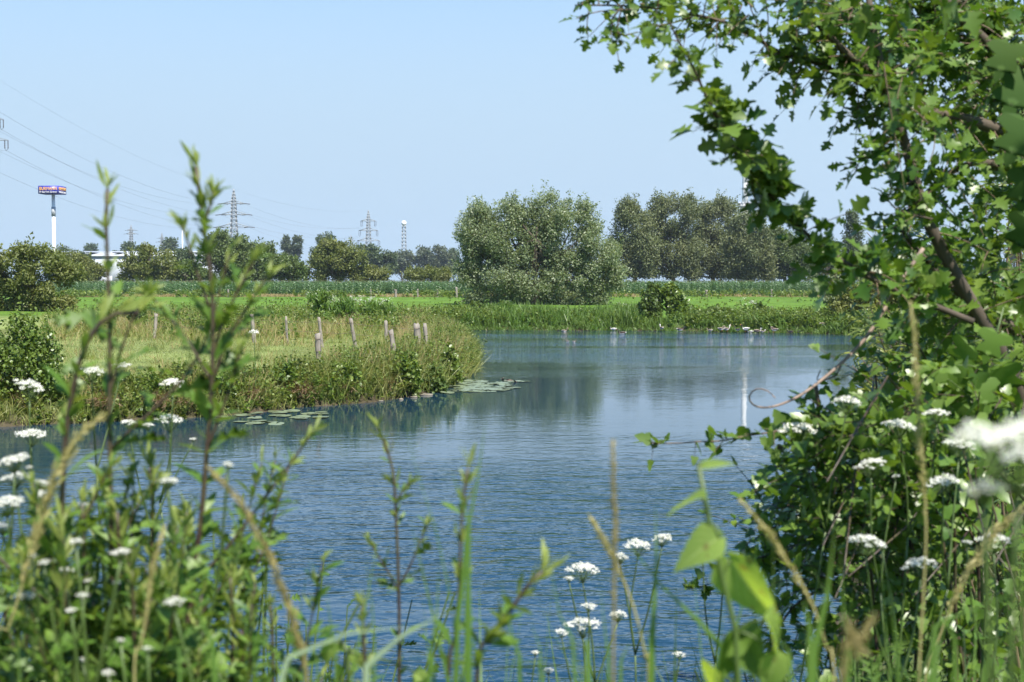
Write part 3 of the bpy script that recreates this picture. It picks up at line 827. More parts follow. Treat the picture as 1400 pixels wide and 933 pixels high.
def tv_tower():
    Y = 930; x = W(1018, 386, Y)[0]; Z = lambda py: W(1018, py, Y)[2]
    r = empty('transmitter_tower', (x, Y, .7), 'slim white transmitter tower rising behind the grove', 'tower')
    s = Y / F
    def tb(nm, pts, mt, n=18):
        g = G(); g.tubes(np.array([(x, Y, Z(p)) for p, q in pts]), np.array([q * s for p, q in pts]), n); g.build(nm, mt, r, True)
    g = G(); g.tubes(np.array([(x, Y, .3), (x, Y, Z(284))]), np.array((5.0, 3.2)), 18); g.build('shaft', M['concrete'], r, True)
    tb('platform', [(284.5, 5), (283.5, 9.5), (281.2, 9.5), (280.4, 8), (279.6, 5.5)], M['concrete'], 24)
    tb('mast', [(280, 4.4), (262, 4.1), (240, 3.8), (212, 3.4), (190, 2.9), (176, 2.5), (174, 1.0)], M['white'])
    g = G()
    for k in range(12):
        a = k * PI / 6; g.box((x + 8.2 * s * math.cos(a), Y + 8.2 * s * math.sin(a), Z(278.6)), (.3, .3, 1.0))
    g.build('antenna_ring', M['greypaint'], r)
tv_tower()
g = G(); x, yy = W(250, 386, 480)[0], 480
r = empty('flagpole', (x, yy, .7), 'plain white pole standing behind the round shrub right of the hall', 'pole')
g.tubes(np.array([(x, yy, .5), (x, yy, W(0, 316, 480)[2])]), np.array((.22, .15)), 8); g.build('shaft', M['white'], r, True)
a = np.linspace(-PI / 2, PI / 2, 6); zt = W(0, 316, 480)[2]
g = G(); g.tubes(np.c_[np.full(6, x), np.full(6, yy), zt + .25 * np.sin(a)], np.maximum(.25 * np.cos(a), .02), 8); g.build('cap', M['white'], r, True)

# ------------------------------------------------------------------ corn
def corn():
    g = G()
    # one maize plant: stalk, arching leaves, tassel
    p = G(); H = 1.95
    p.tubes(np.array([(0, 0, 0), (.01, 0, H * .5), (0, .01, H)]), np.array((.016, .013, .006)), 4)
    k = 10
    zb = np.linspace(.25, 1.75, k); az = np.arange(k) * PI + rng.normal(size=k) * .5
    d = np.c_[np.cos(az) * .55, np.sin(az) * .55, np.full(k, .9)]
    blades(p, np.c_[np.zeros((k, 2)), zb], d, .85 * np.linspace(1, .7, k), .095, .75, 4, 0, np.c_[np.sin(az), -np.cos(az), np.zeros(k)])
    ts = rng.normal(size=(6, 3)) * .25; ts[:, 2] = 1
    blades(p, np.tile((0, 0, H), (6, 1)), ts, .30, .02, .15, 2, 1)
    V = np.concatenate(p.V)
    def place(xy, m=None):
        n = len(xy); a = rng.uniform(0, 2 * PI, n); s = rng.uniform(.9, 1.12, n)
        R = np.zeros((n, 3, 3)); R[:, 0, 0] = np.cos(a); R[:, 0, 1] = -np.sin(a); R[:, 1, 0] = np.sin(a); R[:, 1, 1] = np.cos(a); R[:, 2, 2] = 1
        R *= s[:, None, None]
        z = ground(xy[:, 0], xy[:, 1])
        base = np.c_[xy, z]
        v = (np.einsum('nij,kj->nki', R, V) + base[:, None]).reshape(-1, 3)
        o0 = g.n; g.V.append(v); g.n += len(v)
        for f, mi in p.Fs:
            g.Fs.append(((f[None] + (np.arange(n) * len(V))[:, None, None]).reshape(-1, f.shape[1]) + o0, mi))
    rows = []
    for r_ in range(12):
        y0 = 209 + r_ * .8 + (r_ > 5) * (r_ - 5) * 1.4
        xs = np.arange(-70, 52, .30 if r_ < 6 else .45)
        rows.append(np.c_[xs + rng.normal(size=len(xs)) * .06, y0 + rng.normal(size=len(xs)) * .06])
    place(np.vstack(rows))
    tag(g.build('corn_field', [M['corn'], M['tassel']]), 'green maize crop standing in dense rows across the far field', kind='stuff')
corn()

# ------------------------------------------------------------------ grasses and herbs of the banks
PEN = list(range(18, 31))
FAR = list(range(11, 17))
def inpx(xy, lo, hi):
    px = 700 + F * xy[:, 0] / xy[:, 1]
    return xy[(px > lo) & (px < hi)]
def scatter(n, x0, x1, y0, y1): return np.c_[rng.uniform(x0, x1, n), rng.uniform(y0, y1, n)]
def clumpy(xy, f=.5, k=.0):
    return xy[wob(xy[:, 0] + 31, xy[:, 1] * .8, f) > k]

# peninsula: short pale meadow
xy = inpx(scatter(64000, -22, 0, 31, 64), -40, 640); dd = sdf(xy[:, 0], xy[:, 1]); xy = xy[dd > 1.6]
g = G(); tufts(g, xy, 2, .13, .012, .5, .8, .04, segs=2)
tag(g.build('meadow_grass', M['meadowblade']), 'short pale green pasture grass on the left bank', kind='stuff')
# peninsula: tall edge grass, drier grass, leafy herbs
xe = inpx(shore_pts(5600, PEN, -.05, 2.0), -60, 665)
hf = lambda p: np.interp(700 + F * p[:, 0] / p[:, 1], [60, 400, 520, 640], [.55, .72, 1.0, 1.0])
g = G(); gd = G()
tufts(g, xe, 9, hf(xe) * (.90 + .32 * wob(xe[:, 0], xe[:, 1], .9)), .015, .42, .7, .08)
xk = clumpy(inpx(shore_pts(3000, PEN, .3, 2.4), -60, 660), .8, -.05)
xk = xk[rng.uniform(size=len(xk)) < .85]
tufts(gd, xk, 8, 1.02 * hf(xk), .012, .35, .5, .07)
# weedy belt along the fence and beyond it
xb = inpx(scatter(9000, -26, -1.5, 46, 92), 60, 640); db = sdf(xb[:, 0], xb[:, 1]); xb = xb[(db > .3)]
kb = wob(xb[:, 0] * .5, xb[:, 1] * .5, 1)
xb1 = xb[(kb > -.1) | (xb[:, 1] > 54)]
xb1 = xb1[(xb1[:, 1] > 51) | (rng.uniform(size=len(xb1)) < .10)]
tufts(g, xb1[::2], 9, .70 + .3 * wob(xb1[::2, 0], xb1[::2, 1], .4), .018, .4, .6, .10)
xd = clumpy(xb1[1::2], .35, .05)
tufts(gd, xd, 9, .85, .016, .4, .6, .10)
keep = rng.bit_generator.state
xm = inpx(scatter(5200, -20, 0, 30, 62), 0, 640); dm = sdf(xm[:, 0], xm[:, 1])
xm = xm[(dm > 1.8) & (wob(xm[:, 0] * .7, xm[:, 1] * .7, 1.2) > .12)]
tufts(g, xm[::2], 7, .30 * rng.uniform(.5, 1.5, len(xm[::2])), .013, .5, .7, .08); tufts(gd, xm[1::4], 6, .38, .011, .4, .5, .08)
rng.bit_generator.state = keep
# far grasses before the corn and along the far bank
xf = scatter(5200, -70, 52, 198, 207)
tufts(gd, clumpy(xf, .12, -.35), 7, .55, .05, .4, .5, .2)
tag(g.build('bank_grass', M['tallgrass']), 'tall yellow green grass along the left bank and its fence', kind='stuff')
tag(gd.build('dry_grass', M['drygrass']), 'straw coloured dry grass between the green tufts and before the corn', kind='stuff')
gh, gs = G(), G()
xh = inpx(shore_pts(3700, PEN, -.08, 1.8), -60, 655)
hh = hf(xh) * (.78 + .32 * wob(xh[:, 0] + 5, xh[:, 1], 1.3))
herbs(gh, gs, xh, hh, 24, .085, ROUND, spread=.3)
xh2 = clumpy(xb[xb[:, 1] > 53], .45, .1)
herbs(gh, gs, xh2[:1800], .85, 16, .13, ROUND)
# far bank herbs
xr = inpx(shore_pts(3300, FAR, .3, 5.2), 560, 1260)
pr_ = 700 + F * xr[:, 0] / xr[:, 1]
herbs(gh, gs, xr[(pr_ > 930) | (pr_ < 690) | (rng.uniform(size=len(pr_)) < .35)], .72, 16, .14, ROUND, spread=.35)
xw = clumpy(scatter(2600, -70, 52, 188, 208), .22, .12)
herbs(gh, gs, xw, 1.0, 12, .34, ROUND, spread=.4)
xw = clumpy(scatter(2200, -60, 48, 92, 190), .16, .38)
herbs(gh, gs, xw, .28, 8, .22, ROUND, spread=.5)
gh.Fs += [(f + gh.n, 1) for f, m in gs.Fs]; gh.V += gs.V; gh.n += gs.n
tag(gh.build('bank_herbs', [M['herb'], M['greenstem']]), 'leafy green herbs crowding the water edge of both banks', kind='stuff')
# reeds on the far bank
g = G()
xr2 = inpx(shore_pts(1500, FAR, .2, 4.5), 655, 872)
tufts(g, xr2, 9, .95 + .45 * wob(xr2[:, 0], xr2[:, 1], .6), .045, .22, .35, .15)
xr4 = inpx(shore_pts(1700, FAR, -.15, .55), 560, 1260)
tufts(g, xr4, 7, .34 + .22 * wob(xr4[:, 0], xr4[:, 1], 1.1), .035, .5, .6, .1)
xr3 = inpx(shore_pts(2800, FAR, .25, 6), 560, 1260)
tufts(g, xr3, 7, .58 + .4 * wob(xr3[:, 0], xr3[:, 1], .8), .04, .35, .5, .15)
tag(g.build('reeds', M['reed']), 'bright green reeds and sedge along the far bank', kind='stuff')

# white flowering patch in the weeds
def white_patch(px0, px1, Y, n, top, label, spread=1.2):
    x0, x1 = W(px0, 400, Y)[0], W(px1, 400, Y)[0]
    c = ((x0 + x1) / 2, Y); z = float(ground(np.array([c[0]]), np.array([Y]))[0])
    r = empty('cow_parsley_patch', (c[0], Y, z), label, 'wildflower')
    xy = scatter(n, x0, x1, Y - spread, Y + spread)
    H = (W(0, top, Y)[2] - z) * rng.uniform(.7, 1.03, n)
    g = G(); zz = ground(xy[:, 0], xy[:, 1])
    tips = np.c_[xy + rng.normal(size=(n, 2)) * .08, zz + H]
    g.tubes(np.stack((np.c_[xy, zz], tips), 1), np.tile((.008, .005), (n, 1)), 3); 
    nl = 14
    pos = np.repeat(np.c_[xy, zz], nl, 0) + (np.repeat(tips - np.c_[xy, zz], nl, 0)) * rng.uniform(.1, .9, n * nl)[:, None]
    lf = G(); lf.inst(ROUND, frames(rnd(n * nl) + (0, 0, .4), up_jit(n * nl, .6), .15 * rng.uniform(.6, 1.4, n * nl)), pos)
    g.build('stem', M['greenstem'], r); lf.build('leaf', M['herb'], r)['kind'] = 'stuff'
    f = G(); m = 12
    p = np.repeat(tips, m, 0) + rng.normal(size=(n * m, 3)) * (.07, .07, .025)
    f.inst(DIAMOND, frames(rnd(n * m), up_jit(n * m, .4), .06), p)
    f.build('flower_head', M['petal'], r)['kind'] = 'stuff'
white_patch(418, 440, 82, 14, 399, 'tall cow parsley tuft with white flowers at the left of the weed belt')
white_patch(440, 535, 84, 60, 406, 'wide white flowering cow parsley patch behind the fence posts')
white_patch(1012, 1034, 88, 10, 408, 'small white flowering clump on the far bank right of the bush pair')
white_patch(838, 858, 87, 8, 414, 'white flowering clump at the right end of the far reeds')
white_patch(1040, 1056, 87, 6, 418, 'faint low white flowers on the far bank herbs left of the dark sedge')

# bushes of the banks
def px_bush(name, label, Y, base, ells, puff, n, leaf, mat, T=ROUND, **k):
    return tree(name, label, 'bush', Y, base, ells, puff, n, leaf, mat, None, trunk_r=.05, T=T, stems=4, shell=.45, **k)
px_bush('alder_bush', 'dense glossy green bush overhanging the water at the left edge', 28.6, (30, 560), [(25, 505, 60, 58), (-40, 500, 70, 70), (55, 470, 28, 34), (30, 445, 26, 26), (70, 520, 26, 40), (10, 560, 70, 26), (-110, 500, 80, 70)], 20, 19000, .066, 'leftbush', spikes=160, npuff=230)
px_bush('alder_bush', 'left bush of the dark green pair on the far bank', 84.6, (888, 448), [(888, 425, 18, 22), (895, 405, 12, 16), (882, 440, 14, 10), (890, 432, 16, 16)], 7, 6500, .17, 'bushgreen', spikes=60, npuff=110)
px_bush('alder_bush', 'right rounder bush of the dark green pair on the far bank', 84.4, (928, 448), [(928, 424, 19, 22), (915, 402, 14, 18), (932, 440, 16, 10), (926, 430, 18, 18)], 7, 6500, .17, 'leftbush', spikes=60, npuff=110)
px_bush('willow_bush', 'olive willow bush where the far shore meets the right bank', 80, (1180, 456), [(1180, 415, 34, 38), (1150, 420, 22, 34), (1210, 400, 36, 46), (1165, 440, 28, 16), (1250, 400, 40, 60)], 11, 9500, .22, 'olive', T=DIAMOND, spikes=140, npuff=140)
px_bush('willow_bush', 'dark narrow willow bush beside the olive one on the far shore', 84, (1142, 450), [(1140, 405, 14, 26), (1148, 385, 10, 18)], 7, 2600, .2, 'willow', T=DIAMOND, spikes=60, npuff=50)
px_bush('sedge_bush', 'dark sedge hummock at the far waterline before the olive willow bush', 80.5, (1118, 452), [(1118, 440, 15, 12)], 6, 1900, .3, 'fardark', T=NARROW, npuff=24, updir=1.2)
px_bush('bramble_bush', 'low bramble bush on the far bank between the bush pair and the dark sedge', 84, (1040, 448), [(1040, 430, 16, 16), (985, 432, 26, 14)], 7, 3000, .18, 'bushgreen', npuff=50)
px_bush('bramble_bush', 'low green bramble at the foot of the broad willow', 98, (665, 430), [(652, 422, 20, 9), (690, 420, 18, 10)], 5, 2300, .18, 'bushgreen', npuff=40)
px_bush('weed_clump', 'tall dark green weed clump in the pasture belt left of the white flowers', 70, (440, 440), [(436, 418, 16, 20), (470, 424, 26, 14), (520, 428, 26, 12)], 7, 2600, .30, 'reed', npuff=70, spikes=90, updir=2.2, T=NARROW)
px_bush('weed_clump', 'dark bramble clump in the dry grass beside the leftmost fence post', 62, (190, 438), [(188, 428, 12, 9)], 5, 1200, .12, 'bushgreen', npuff=20)

for px, py, Y, rx, h, lb, mt in [(556, 506, 34.6, 20, 30, 'dark nettle clump on the bank slope below the broadest post', 'herb'), (612, 500, 38.5, 18, 24, 'bright leafy clump at the very tip of the left bank', 'leftbush'), (592, 520, 36.2, 13, 18, 'dark leafy clump by the stones at the bank tip', 'bushgreen'),
                             (470, 515, 33.0, 22, 26, 'lime green herb clump in the middle of the bank slope', 'herb'), (392, 520, 32.0, 16, 22, 'dark green clump beside the largest reddish grass mat', 'herb'), (300, 530, 30.2, 20, 20, 'low green clump at the waterline below the tallest stem', 'leftbush')]:
    px_bush('nettle_clump', lb, Y, (px, py + h), [(px, py, rx, h), (px - .5 * rx, py + .4 * h, .6 * rx, .6 * h), (px + .5 * rx, py + .3 * h, .6 * rx, .6 * h)], 9, 1500, .085, mt, npuff=26, spikes=50, updir=.5)

# dead grass hanging over the bank toe
for px, py, wd, lb in [(400, 540, 1.0, 'largest reddish mat of dead grass hanging over the bank toe'), (342, 542, .7, 'reddish dead grass mat left of the largest hanging mat'),
                       (205, 558, .8, 'reddish dead grass mat behind the second tall stem from the left'), (255, 552, .6, 'small reddish dead grass mat between two white flower heads'), (137, 556, .7, 'reddish dead grass mat beside the glossy left bush'),
                       (505, 545, .6, 'straw coloured dead grass mat near the shore stones'), (455, 545, .6, 'brown dead grass mat in the middle of the bank toe')]:
    Y = EYE * F / (py + 22 - 386); x = W(px, py, Y)[0]
    for k in range(40):
        if sdf(np.array([x]), np.array([Y]))[0] > .15: break
        Y += .1
    n = int(260 * wd); b = np.c_[x + rng.normal(size=n) * .22 * wd, Y + rng.normal(size=n) * .12, .28 + rng.uniform(0, .22, n)]
    dv = np.c_[rng.normal(size=n) * .5, rng.normal(size=n) * .3 - .7, rng.uniform(-.6, .4, n)]
    g = G(); blades(g, b, dv, rng.uniform(.2, .42, n) * (.6 + .5 * wd), .010, .5, 3, 0, np.tile((0, 0, 1.), (n, 1)) + rng.normal(size=(n, 3)) * .3)
    tag(g.build('dead_grass_mat', M['deadroot']), lb, 'dead grass')

# ------------------------------------------------------------------ fence posts
def post(px, top, Y, wpx, label, group, lean=(0, 0), square=False, hole=False):
    x = W(px, top, Y)[0]; z0 = float(ground(np.array([x]), np.array([Y]))[0]); zt = W(px, top, Y)[2]
    s = wpx * Y / F / 2 * .85; H = zt - z0 + .3
    r = empty('fence_post', (x, Y, z0), label, 'fence post', group)
    g = G(); n = 10
    zz = np.linspace(z0 - .3, zt, n); t = (zz - z0) / max(zt - z0, .1)
    P = np.c_[x + lean[0] * (1 - t) * -1, Y + lean[1] * (1 - t), zz]
    rr = s * (1 + .10 * np.sin(np.arange(n) * 2.3 + px)) * np.linspace(1.08, .94, n)
    g.tubes(P, rr, 7)
    v = g.V[-1]; v += rng.normal(size=v.shape) * s * .06
    v[-7:, 2] += rng.uniform(-1, 1, 7) * s * .5
    g.build('shaft', M['post'], r)
    w_ = G(); zz = zt - .12
    for zc in (zz, zz - .3):
        a = np.linspace(0, 2 * PI, 9); w_.tubes(np.c_[x + s * 1.06 * np.cos(a), Y + s * 1.06 * np.sin(a), np.full(9, zc)], np.full(9, .006), 4)
    w_.build('staple', M['wire'], r)
    return np.array((x, Y, zt - .15))
GP = 'weathered posts of the pasture fence'
PL = [(213.5, 429, 54, 5.5, 'slim grey post standing farthest left in the dry grass'), (286, 431, 52.5, 4, 'thin post half hidden behind the tall stem left of the nearest whole pylon'),
      (344.5, 431, 51, 6, 'dark grey post right below the nearer whole pylon'), (391, 433, 50, 4, 'thin short post below the bluish poplars'),
      (436, 434, 47, 5, 'slim tall post directly behind the thick pale split post'), (434, 457, 35.5, 9, 'thick pale split post at the front of the fence'),
      (479.5, 436, 46, 6, 'slim leaning post in the middle of the fence'), (527.5, 439, 44, 5.5, 'slim post rising behind a shorter stout one'), (534, 451, 37, 8.5, 'shorter stout post leaning before a slim one'),
      (569.5, 443, 41, 11, 'broadest grey post of the pair near the bank tip'), (580.5, 442, 41.6, 6.5, 'narrow post of the pair nearest the bank tip')]
tops = {}
for k, (px, tp, Y, w_, lb) in enumerate(PL):
    tops[k] = post(px, tp, Y, w_, lb, GP, (rng.normal() * .07, rng.normal() * .06))
seq = [0, 1, 2, 3, 4, 6, 7, 9]
for zoff, lb in ((0, 'upper rusty fence wire strung from post to post'), (-.32, 'lower rusty fence wire strung from post to post')):
    g = G()
    for a, b in zip(seq[:-1], seq[1:]):
        t = np.linspace(0, 1, 8)[:, None]; p = tops[a] * (1 - t) + tops[b] * t; p[:, 2] += zoff - (.12 * t * (1 - t))[:, 0]
        g.tubes(p, np.full(8, .005), 3)
    tag(g.build('fence_wire', M['wire']), lb, 'wire')
FP = [(507, 396, 196, 2, 'short pale post at the corn edge, leftmost of the far row'), (541, 396, 195, 4, 'brownish stout post at the corn edge under the lattice mast'), (571, 395.5, 196, 2.5, 'thin pale post at the corn edge right of the lattice mast'),
      (598, 396.5, 195, 3, 'short brown post at the corn edge left of the tall pale one'), (624, 393, 192, 4, 'tallest pale post at the corn edge by the broad willow'), (650, 399.5, 196, 2.5, 'little post at the corn edge just under the willow crown'),
      (966, 397, 192, 4, 'white topped post at the corn edge above the far bank'), (1055, 396, 196, 3, 'brown post at the corn edge right of the white topped one'), (241, 397, 194, 3, 'white post at the corn edge below the round olive shrub'), (312, 396, 194, 3, 'white post at the corn edge behind the tall weed stem')]
for px, tp, Y, w_, lb in FP: post(px, tp, Y, w_, lb, 'posts along the edge of the corn')

# ------------------------------------------------------------------ shore stones, lily pads, birds
def stone(px, py, wpx, label):
    Y = EYE * F / (py - 386); c = W(px, py, Y); s = wpx * Y / F / 2
    g = G(); n = 9
    a = np.linspace(-PI / 2, PI / 2, 7)
    g.tubes(np.c_[np.zeros(7), np.zeros(7), np.sin(a) * .55], np.maximum(np.cos(a), .04), n)
    v = g.V[0]; v *= 1 + rng.normal(size=(len(v), 1)) * .12
    g.V[0] = v * s * (1, .8, .55) * (1 + .25 * np.sin(v[:, :1] * 3 + px)) + (c[0], Y, .01)
    tag(g.build('shore_stone', M['stone'], None, True), label, 'stone', 'stones at the foot of the left bank')
for px, py, wd, lb in [(583, 541, 15, 'largest flat pale stone at the tip of the left bank'), (566, 544, 11, 'pale stone left of the largest flat stone'), (598, 537, 9, 'small dark stone right of the largest flat stone'), (548, 547, 9, 'brown stone at the waterline below the dry grass'),
                       (520, 549, 8, 'half sunk grey stone at the middle of the bank toe'), (478, 552, 7, 'small grey stone left of the half sunk one')]:
    stone(px, py, wd, lb)

g = G(); a = np.linspace(.25, 2 * PI - .25, 16)
rim = np.c_[np.cos(a), np.sin(a), .008 + .01 * np.sin(a * 3)]
v = np.vstack(([(0, 0, 0)], rim * (.55, .55, .3), rim))
f = [(1 + k, 17 + k, 18 + k, 2 + k) for k in range(15)]
g.add(v, f); g.Fs.append((np.array([(0, 1 + k, 2 + k) for k in range(15)]), 0))
pad0 = None
def pads(n, fn, label, group, smin, smax):
    global pad0
    for k in range(n):
        px, py = fn(k)
        Y = EYE * F / (py - 386); c = W(px, py, Y)
        if sdf(np.array([c[0]]), np.array([Y]))[0] > -.05: continue
        if pad0 is None: o = pad0 = g.build('lily_pad', M['lily'])
        else: o = pad0.copy(); col.objects.link(o)
        s = rng.uniform(smin, smax)
        o.location = (c[0], Y, .012 + .012 * rng.uniform()); o.scale = (s, s, s); o.rotation_euler = (rng.normal() * .05, rng.normal() * .05, rng.uniform(0, 6.28))
        tag(o, label, 'lily pad', group)
def f1(k):
    t = rng.uniform(); return (612 + 88 * t + rng.normal() * 4, rng.uniform(521, 539 - 4 * t))
pads(110, f1, 'pale green lily pad floating off the tip of the left bank', 'lily pads off the bank tip', .10, .19)
pads(9, lambda k: (690 + 4 * k, 522.5 + rng.normal() * .5), 'pale lily pad in the thin line trailing right from the bank tip raft', 'trailing lily pads', .10, .16)
def f2(k):
    return (rng.uniform(300, 440), rng.uniform(563, 574))
pads(42, f2, 'flat green lily pad floating below the reddish dead grass', 'lily pads below the left bank', .10, .18)
pads(12, lambda k: (rng.uniform(325, 380), rng.uniform(577, 581)), 'flat green lily pad in the small raft farthest out from the left bank', 'outer raft of lily pads', .10, .17)
for px, py, lb in [(691, 516, 'taller withered brown lily leaf standing above the floating pads'), (706, 518, 'shorter withered brown lily leaf right of the taller one')]:
    Y = EYE * F / (py + 5 - 386); c = W(px, py + 5, Y)
    g2 = G(); n = 5
    b = np.tile((c[0], Y, -.05), (n, 1)) + rng.normal(size=(n, 3)) * (.06, .05, 0)
    blades(g2, b, up_jit(n, .4), .24, .07, .8, 4)
    tag(g2.build('withered_lily_leaf', M['lilybrown']), lb, 'lily leaf')

def bird(px, py, label, pose, face, cols, s=1.0, grp='waterfowl resting along the far shoreline'):
    """goose or duck: one body from tail to bill; pose: stand, rest, swim, preen"""
    Y = EYE * F / (py - 386) if pose == 'swim' else 78.0
    c = W(px, py, Y)
    if pose != 'swim':
        for k in range(60):
            if sdf(np.array([c[0]]), np.array([Y]))[0] > -.34: break
            Y += .08; c = W(px, py, Y)
        c = W(px, py, Y)
    z = 0.0 if pose == 'swim' else max(.02, float(ground(np.array([c[0]]), np.array([Y]))[0]))
    s *= .60
    h0 = {'swim': .06, 'rest': .12, 'stand': .28, 'preen': .27}[pose]
    sp = [(-.40, .10), (-.28, .06), (-.10, .02), (.10, .01), (.22, .06)]
    rr = [.02, .08, .145, .15, .11]
    hd = {'swim': [(.27, .17), (.29, .30), (.34, .345), (.40, .335), (.47, .315)], 'stand': [(.28, .18), (.31, .34), (.36, .40), (.42, .39), (.49, .37)],
          'rest': [(.26, .15), (.27, .22), (.30, .25), (.36, .24), (.42, .215)], 'preen': [(.27, .16), (.22, .26), (.14, .25), (.07, .20), (.0, .15)]}[pose]
    P = spline([(a, 0, b) for a, b in sp + hd], 22)
    R = np.interp(np.linspace(0, 1, 22), np.linspace(0, 1, 10), rr + [.06, .045, .062, .045, .012])
    r = empty('goose' if s > .8 else 'duck', (c[0], Y, z), label, 'waterbird', grp)
    g = G(); g.tubes(np.zeros((1, 22, 3)) + P, R, 10)
    v = g.V[0]; v[:, 2] += h0
    f, _ = g.Fs[0]; fc = v[f].mean(1)
    body, belly, head = cols
    mi = np.where(fc[:, 0] > .24, 2, np.where(fc[:, 2] < h0 + .0, 1, 0)); mi = np.where(fc[:, 0] < -.27, 1, mi)
    mi = np.where((fc[:, 0] > .405) & (pose != 'preen'), 3, mi)
    g.Fs = [(f[mi == k], k) for k in range(4) if (mi == k).any()] + g.Fs[1:]
    wg = G()
    for sg in (-1, 1):
        a = np.linspace(0, 1, 7)
        wg.tubes(np.c_[-.36 + .5 * a, np.full(7, sg * .10) + sg * .03 * np.sin(PI * a), .09 + .02 * a], np.maximum(.075 * np.sin(PI * np.clip(a, .06, .94)), .012), 6)
        if pose in ('stand', 'preen'): g.tubes(np.array([(0, sg * .06, .0 - h0 * 0), (.01, sg * .06, h0 - .08)]), np.array((.012, .014)), 5, 3)
    wg.V[0] = wg.V[0] + (0, 0, h0); wg.V[1] = wg.V[1] + (0, 0, h0)
    ca, sa = math.cos(face), math.sin(face)
    Rm = np.array(((ca, sa, 0), (-sa, ca, 0), (0, 0, 1)))
    for q in (g, wg): q.V = [(u * s) @ Rm + np.array((c[0], Y, z)) for u in q.V]
    g.build('body', [M[body], M[belly], M[head], M['go']], r, True)
    wg.build('wing', M[body], r, True)
D1, D2, D3, D4 = ('gb', 'gw', 'gk'), ('gg', 'gw', 'gg'), ('gw', 'gw', 'gw'), ('gk', 'gg', 'gk')
BD = [(772, 453.5, 'brown bird swimming alone far left below the reeds', 'swim', 0, D2, .8), (838, 453.4, 'white breasted goose at the waterline below the reeds', 'rest', PI, ('gw', 'gw', 'gk'), .9),
      (850, 457, 'brown goose with white rump swimming just off the far shore', 'swim', PI, D1, 1.05), (904.5, 452, 'white goose standing upright on the shore below the bush pair', 'stand', 2.0, ('gg', 'gw', 'gw'), .9),
      (931, 452.6, 'dark backed goose with white flank resting right of the upright white one', 'rest', 0, D1, 1.1), (970, 453.8, 'low grey bird resting between the bush pair and the goose row', 'rest', PI, D2, .8),
      (987, 452, 'grey goose preening at the left end of the goose row', 'preen', 0, D2, 1.0), (994, 452, 'pale goose standing tall beside the preening one', 'stand', .4, ('gg', 'gw', 'gw'), .95), (1008, 452.2, 'black and white bird standing left of the central group', 'stand', 2.6, D1, .8),
      (1019, 452, 'white flanked goose standing in the central group', 'stand', PI, ('gw', 'gw', 'gk'), 1.05), (1025, 455, 'black headed goose swimming before the central group', 'swim', PI, ('gw', 'gw', 'gk'), .9), (1036, 451.8, 'pinkish brown goose resting right of the central group', 'rest', .2, ('gg', 'gg', 'gw'), 1.05),
      (1043, 452.5, 'small white bird lying beside the pinkish brown goose', 'rest', 0, ('gg', 'gw', 'gw'), .7), (1058, 452, 'grey goose preening above a white one', 'preen', PI, D2, 1.0), (1061, 455, 'white goose floating right below the preening grey one', 'swim', 0, D3, .85),
      (1080, 454, 'black coot like duck, left of three at the right end', 'rest', PI, D4, .78), (1094, 454.4, 'black duck with brown flank, middle of three at the right end', 'rest', 0, D4, .78), (1110, 453.8, 'black duck sitting upright, right of three at the right end', 'stand', PI, D4, .75), (1126, 454.5, 'whitish goose resting last at the right end of the row', 'rest', 0, ('gg', 'gw', 'gw'), 1.0),
      (776, 467.5, 'tiny pale bird swimming out on the pond, left of two', 'swim', PI, D2, .4), (785, 467.8, 'tiny pale bird swimming out on the pond, right of two', 'swim', 0, D2, .4)]
for b in BD: bird(*b)

# ================================================================== the near bank and its plants
def gz(x, y): return float(ground(np.array([x]), np.array([y]))[0])
def PXL(pts, d0, d1=None):
    """pixel polyline -> world, depth running from d0 to d1"""
    d1 = d0 if d1 is None else d1
    n = len(pts)
    return np.array([W(p[0], p[1], d0 + (d1 - d0) * k / max(n - 1, 1)) for k, p in enumerate(pts)])
def to_ground(P):
    """carry a polyline that ends at the bottom of the picture on down to the ground"""
    e = P[-1]; z = gz(e[0], e[1])
    return np.vstack((P, [(e[0] * .98, e[1], (e[2] + z) / 2), (e[0] * .97, e[1], z - .03)])) if e[2] > z + .05 else P

def sprays(gt, gl, T, P, D, L, m, leaf, tr=.004, sag=.15, fan=.8, flat=.8, tm=0, lm=0, t0=.12, seg=5):
    """leafy twigs: start points P, directions D, lengths L, m leaves each"""
    n = len(P)
    if n == 0: return
    D = nrm(D); L = np.broadcast_to(L, n)
    t = np.linspace(0, 1, seg)
    jit = rng.normal(size=(n, 3)) * .18
    def curve(tt):
        c = P[:, None] + D[:, None] * (L[:, None] * tt)[..., None] + jit[:, None] * (L[:, None] * tt ** 2)[..., None]
        c[..., 2] -= (sag * L[:, None] * tt ** 2)
        return c
    gt.tubes(curve(np.broadcast_to(t, (n, seg))), tr * np.linspace(1, .35, seg)[None] * np.ones((n, 1)), 4, tm, cap=False)
    tt = np.linspace(t0, 1, m)[None] + rng.normal(size=(n, m)) * .05
    tt[:, -1] = 1; tt = np.clip(tt, 0, 1)
    pos = curve(tt)
    ref = nrm(rnd(n) * .6 + (0, 0, 1.0))
    s1 = nrm(np.cross(D, ref)); s2 = np.cross(s1, D)
    az = np.arange(m)[None] * 2.4 + rng.uniform(0, 6.28, (n, 1))
    side = s1[:, None] * np.cos(az)[..., None] + s2[:, None] * (np.sin(az) * .6)[..., None]
    ld = D[:, None] * .55 + side * fan + rng.normal(size=(n, m, 3)) * .25
    ld[:, -1] = D + rng.normal(size=(n, 3)) * .2
    nn = rng.normal(size=(n, m, 3)) * .55; nn[..., 2] += .9; nn[..., 1] -= .2
    sz = leaf * rng.uniform(.55, 1.25, (n, m))
    gl.inst(T, frames(ld.reshape(-1, 3), nn.reshape(-1, 3), sz.ravel()), pos.reshape(-1, 3), lm)

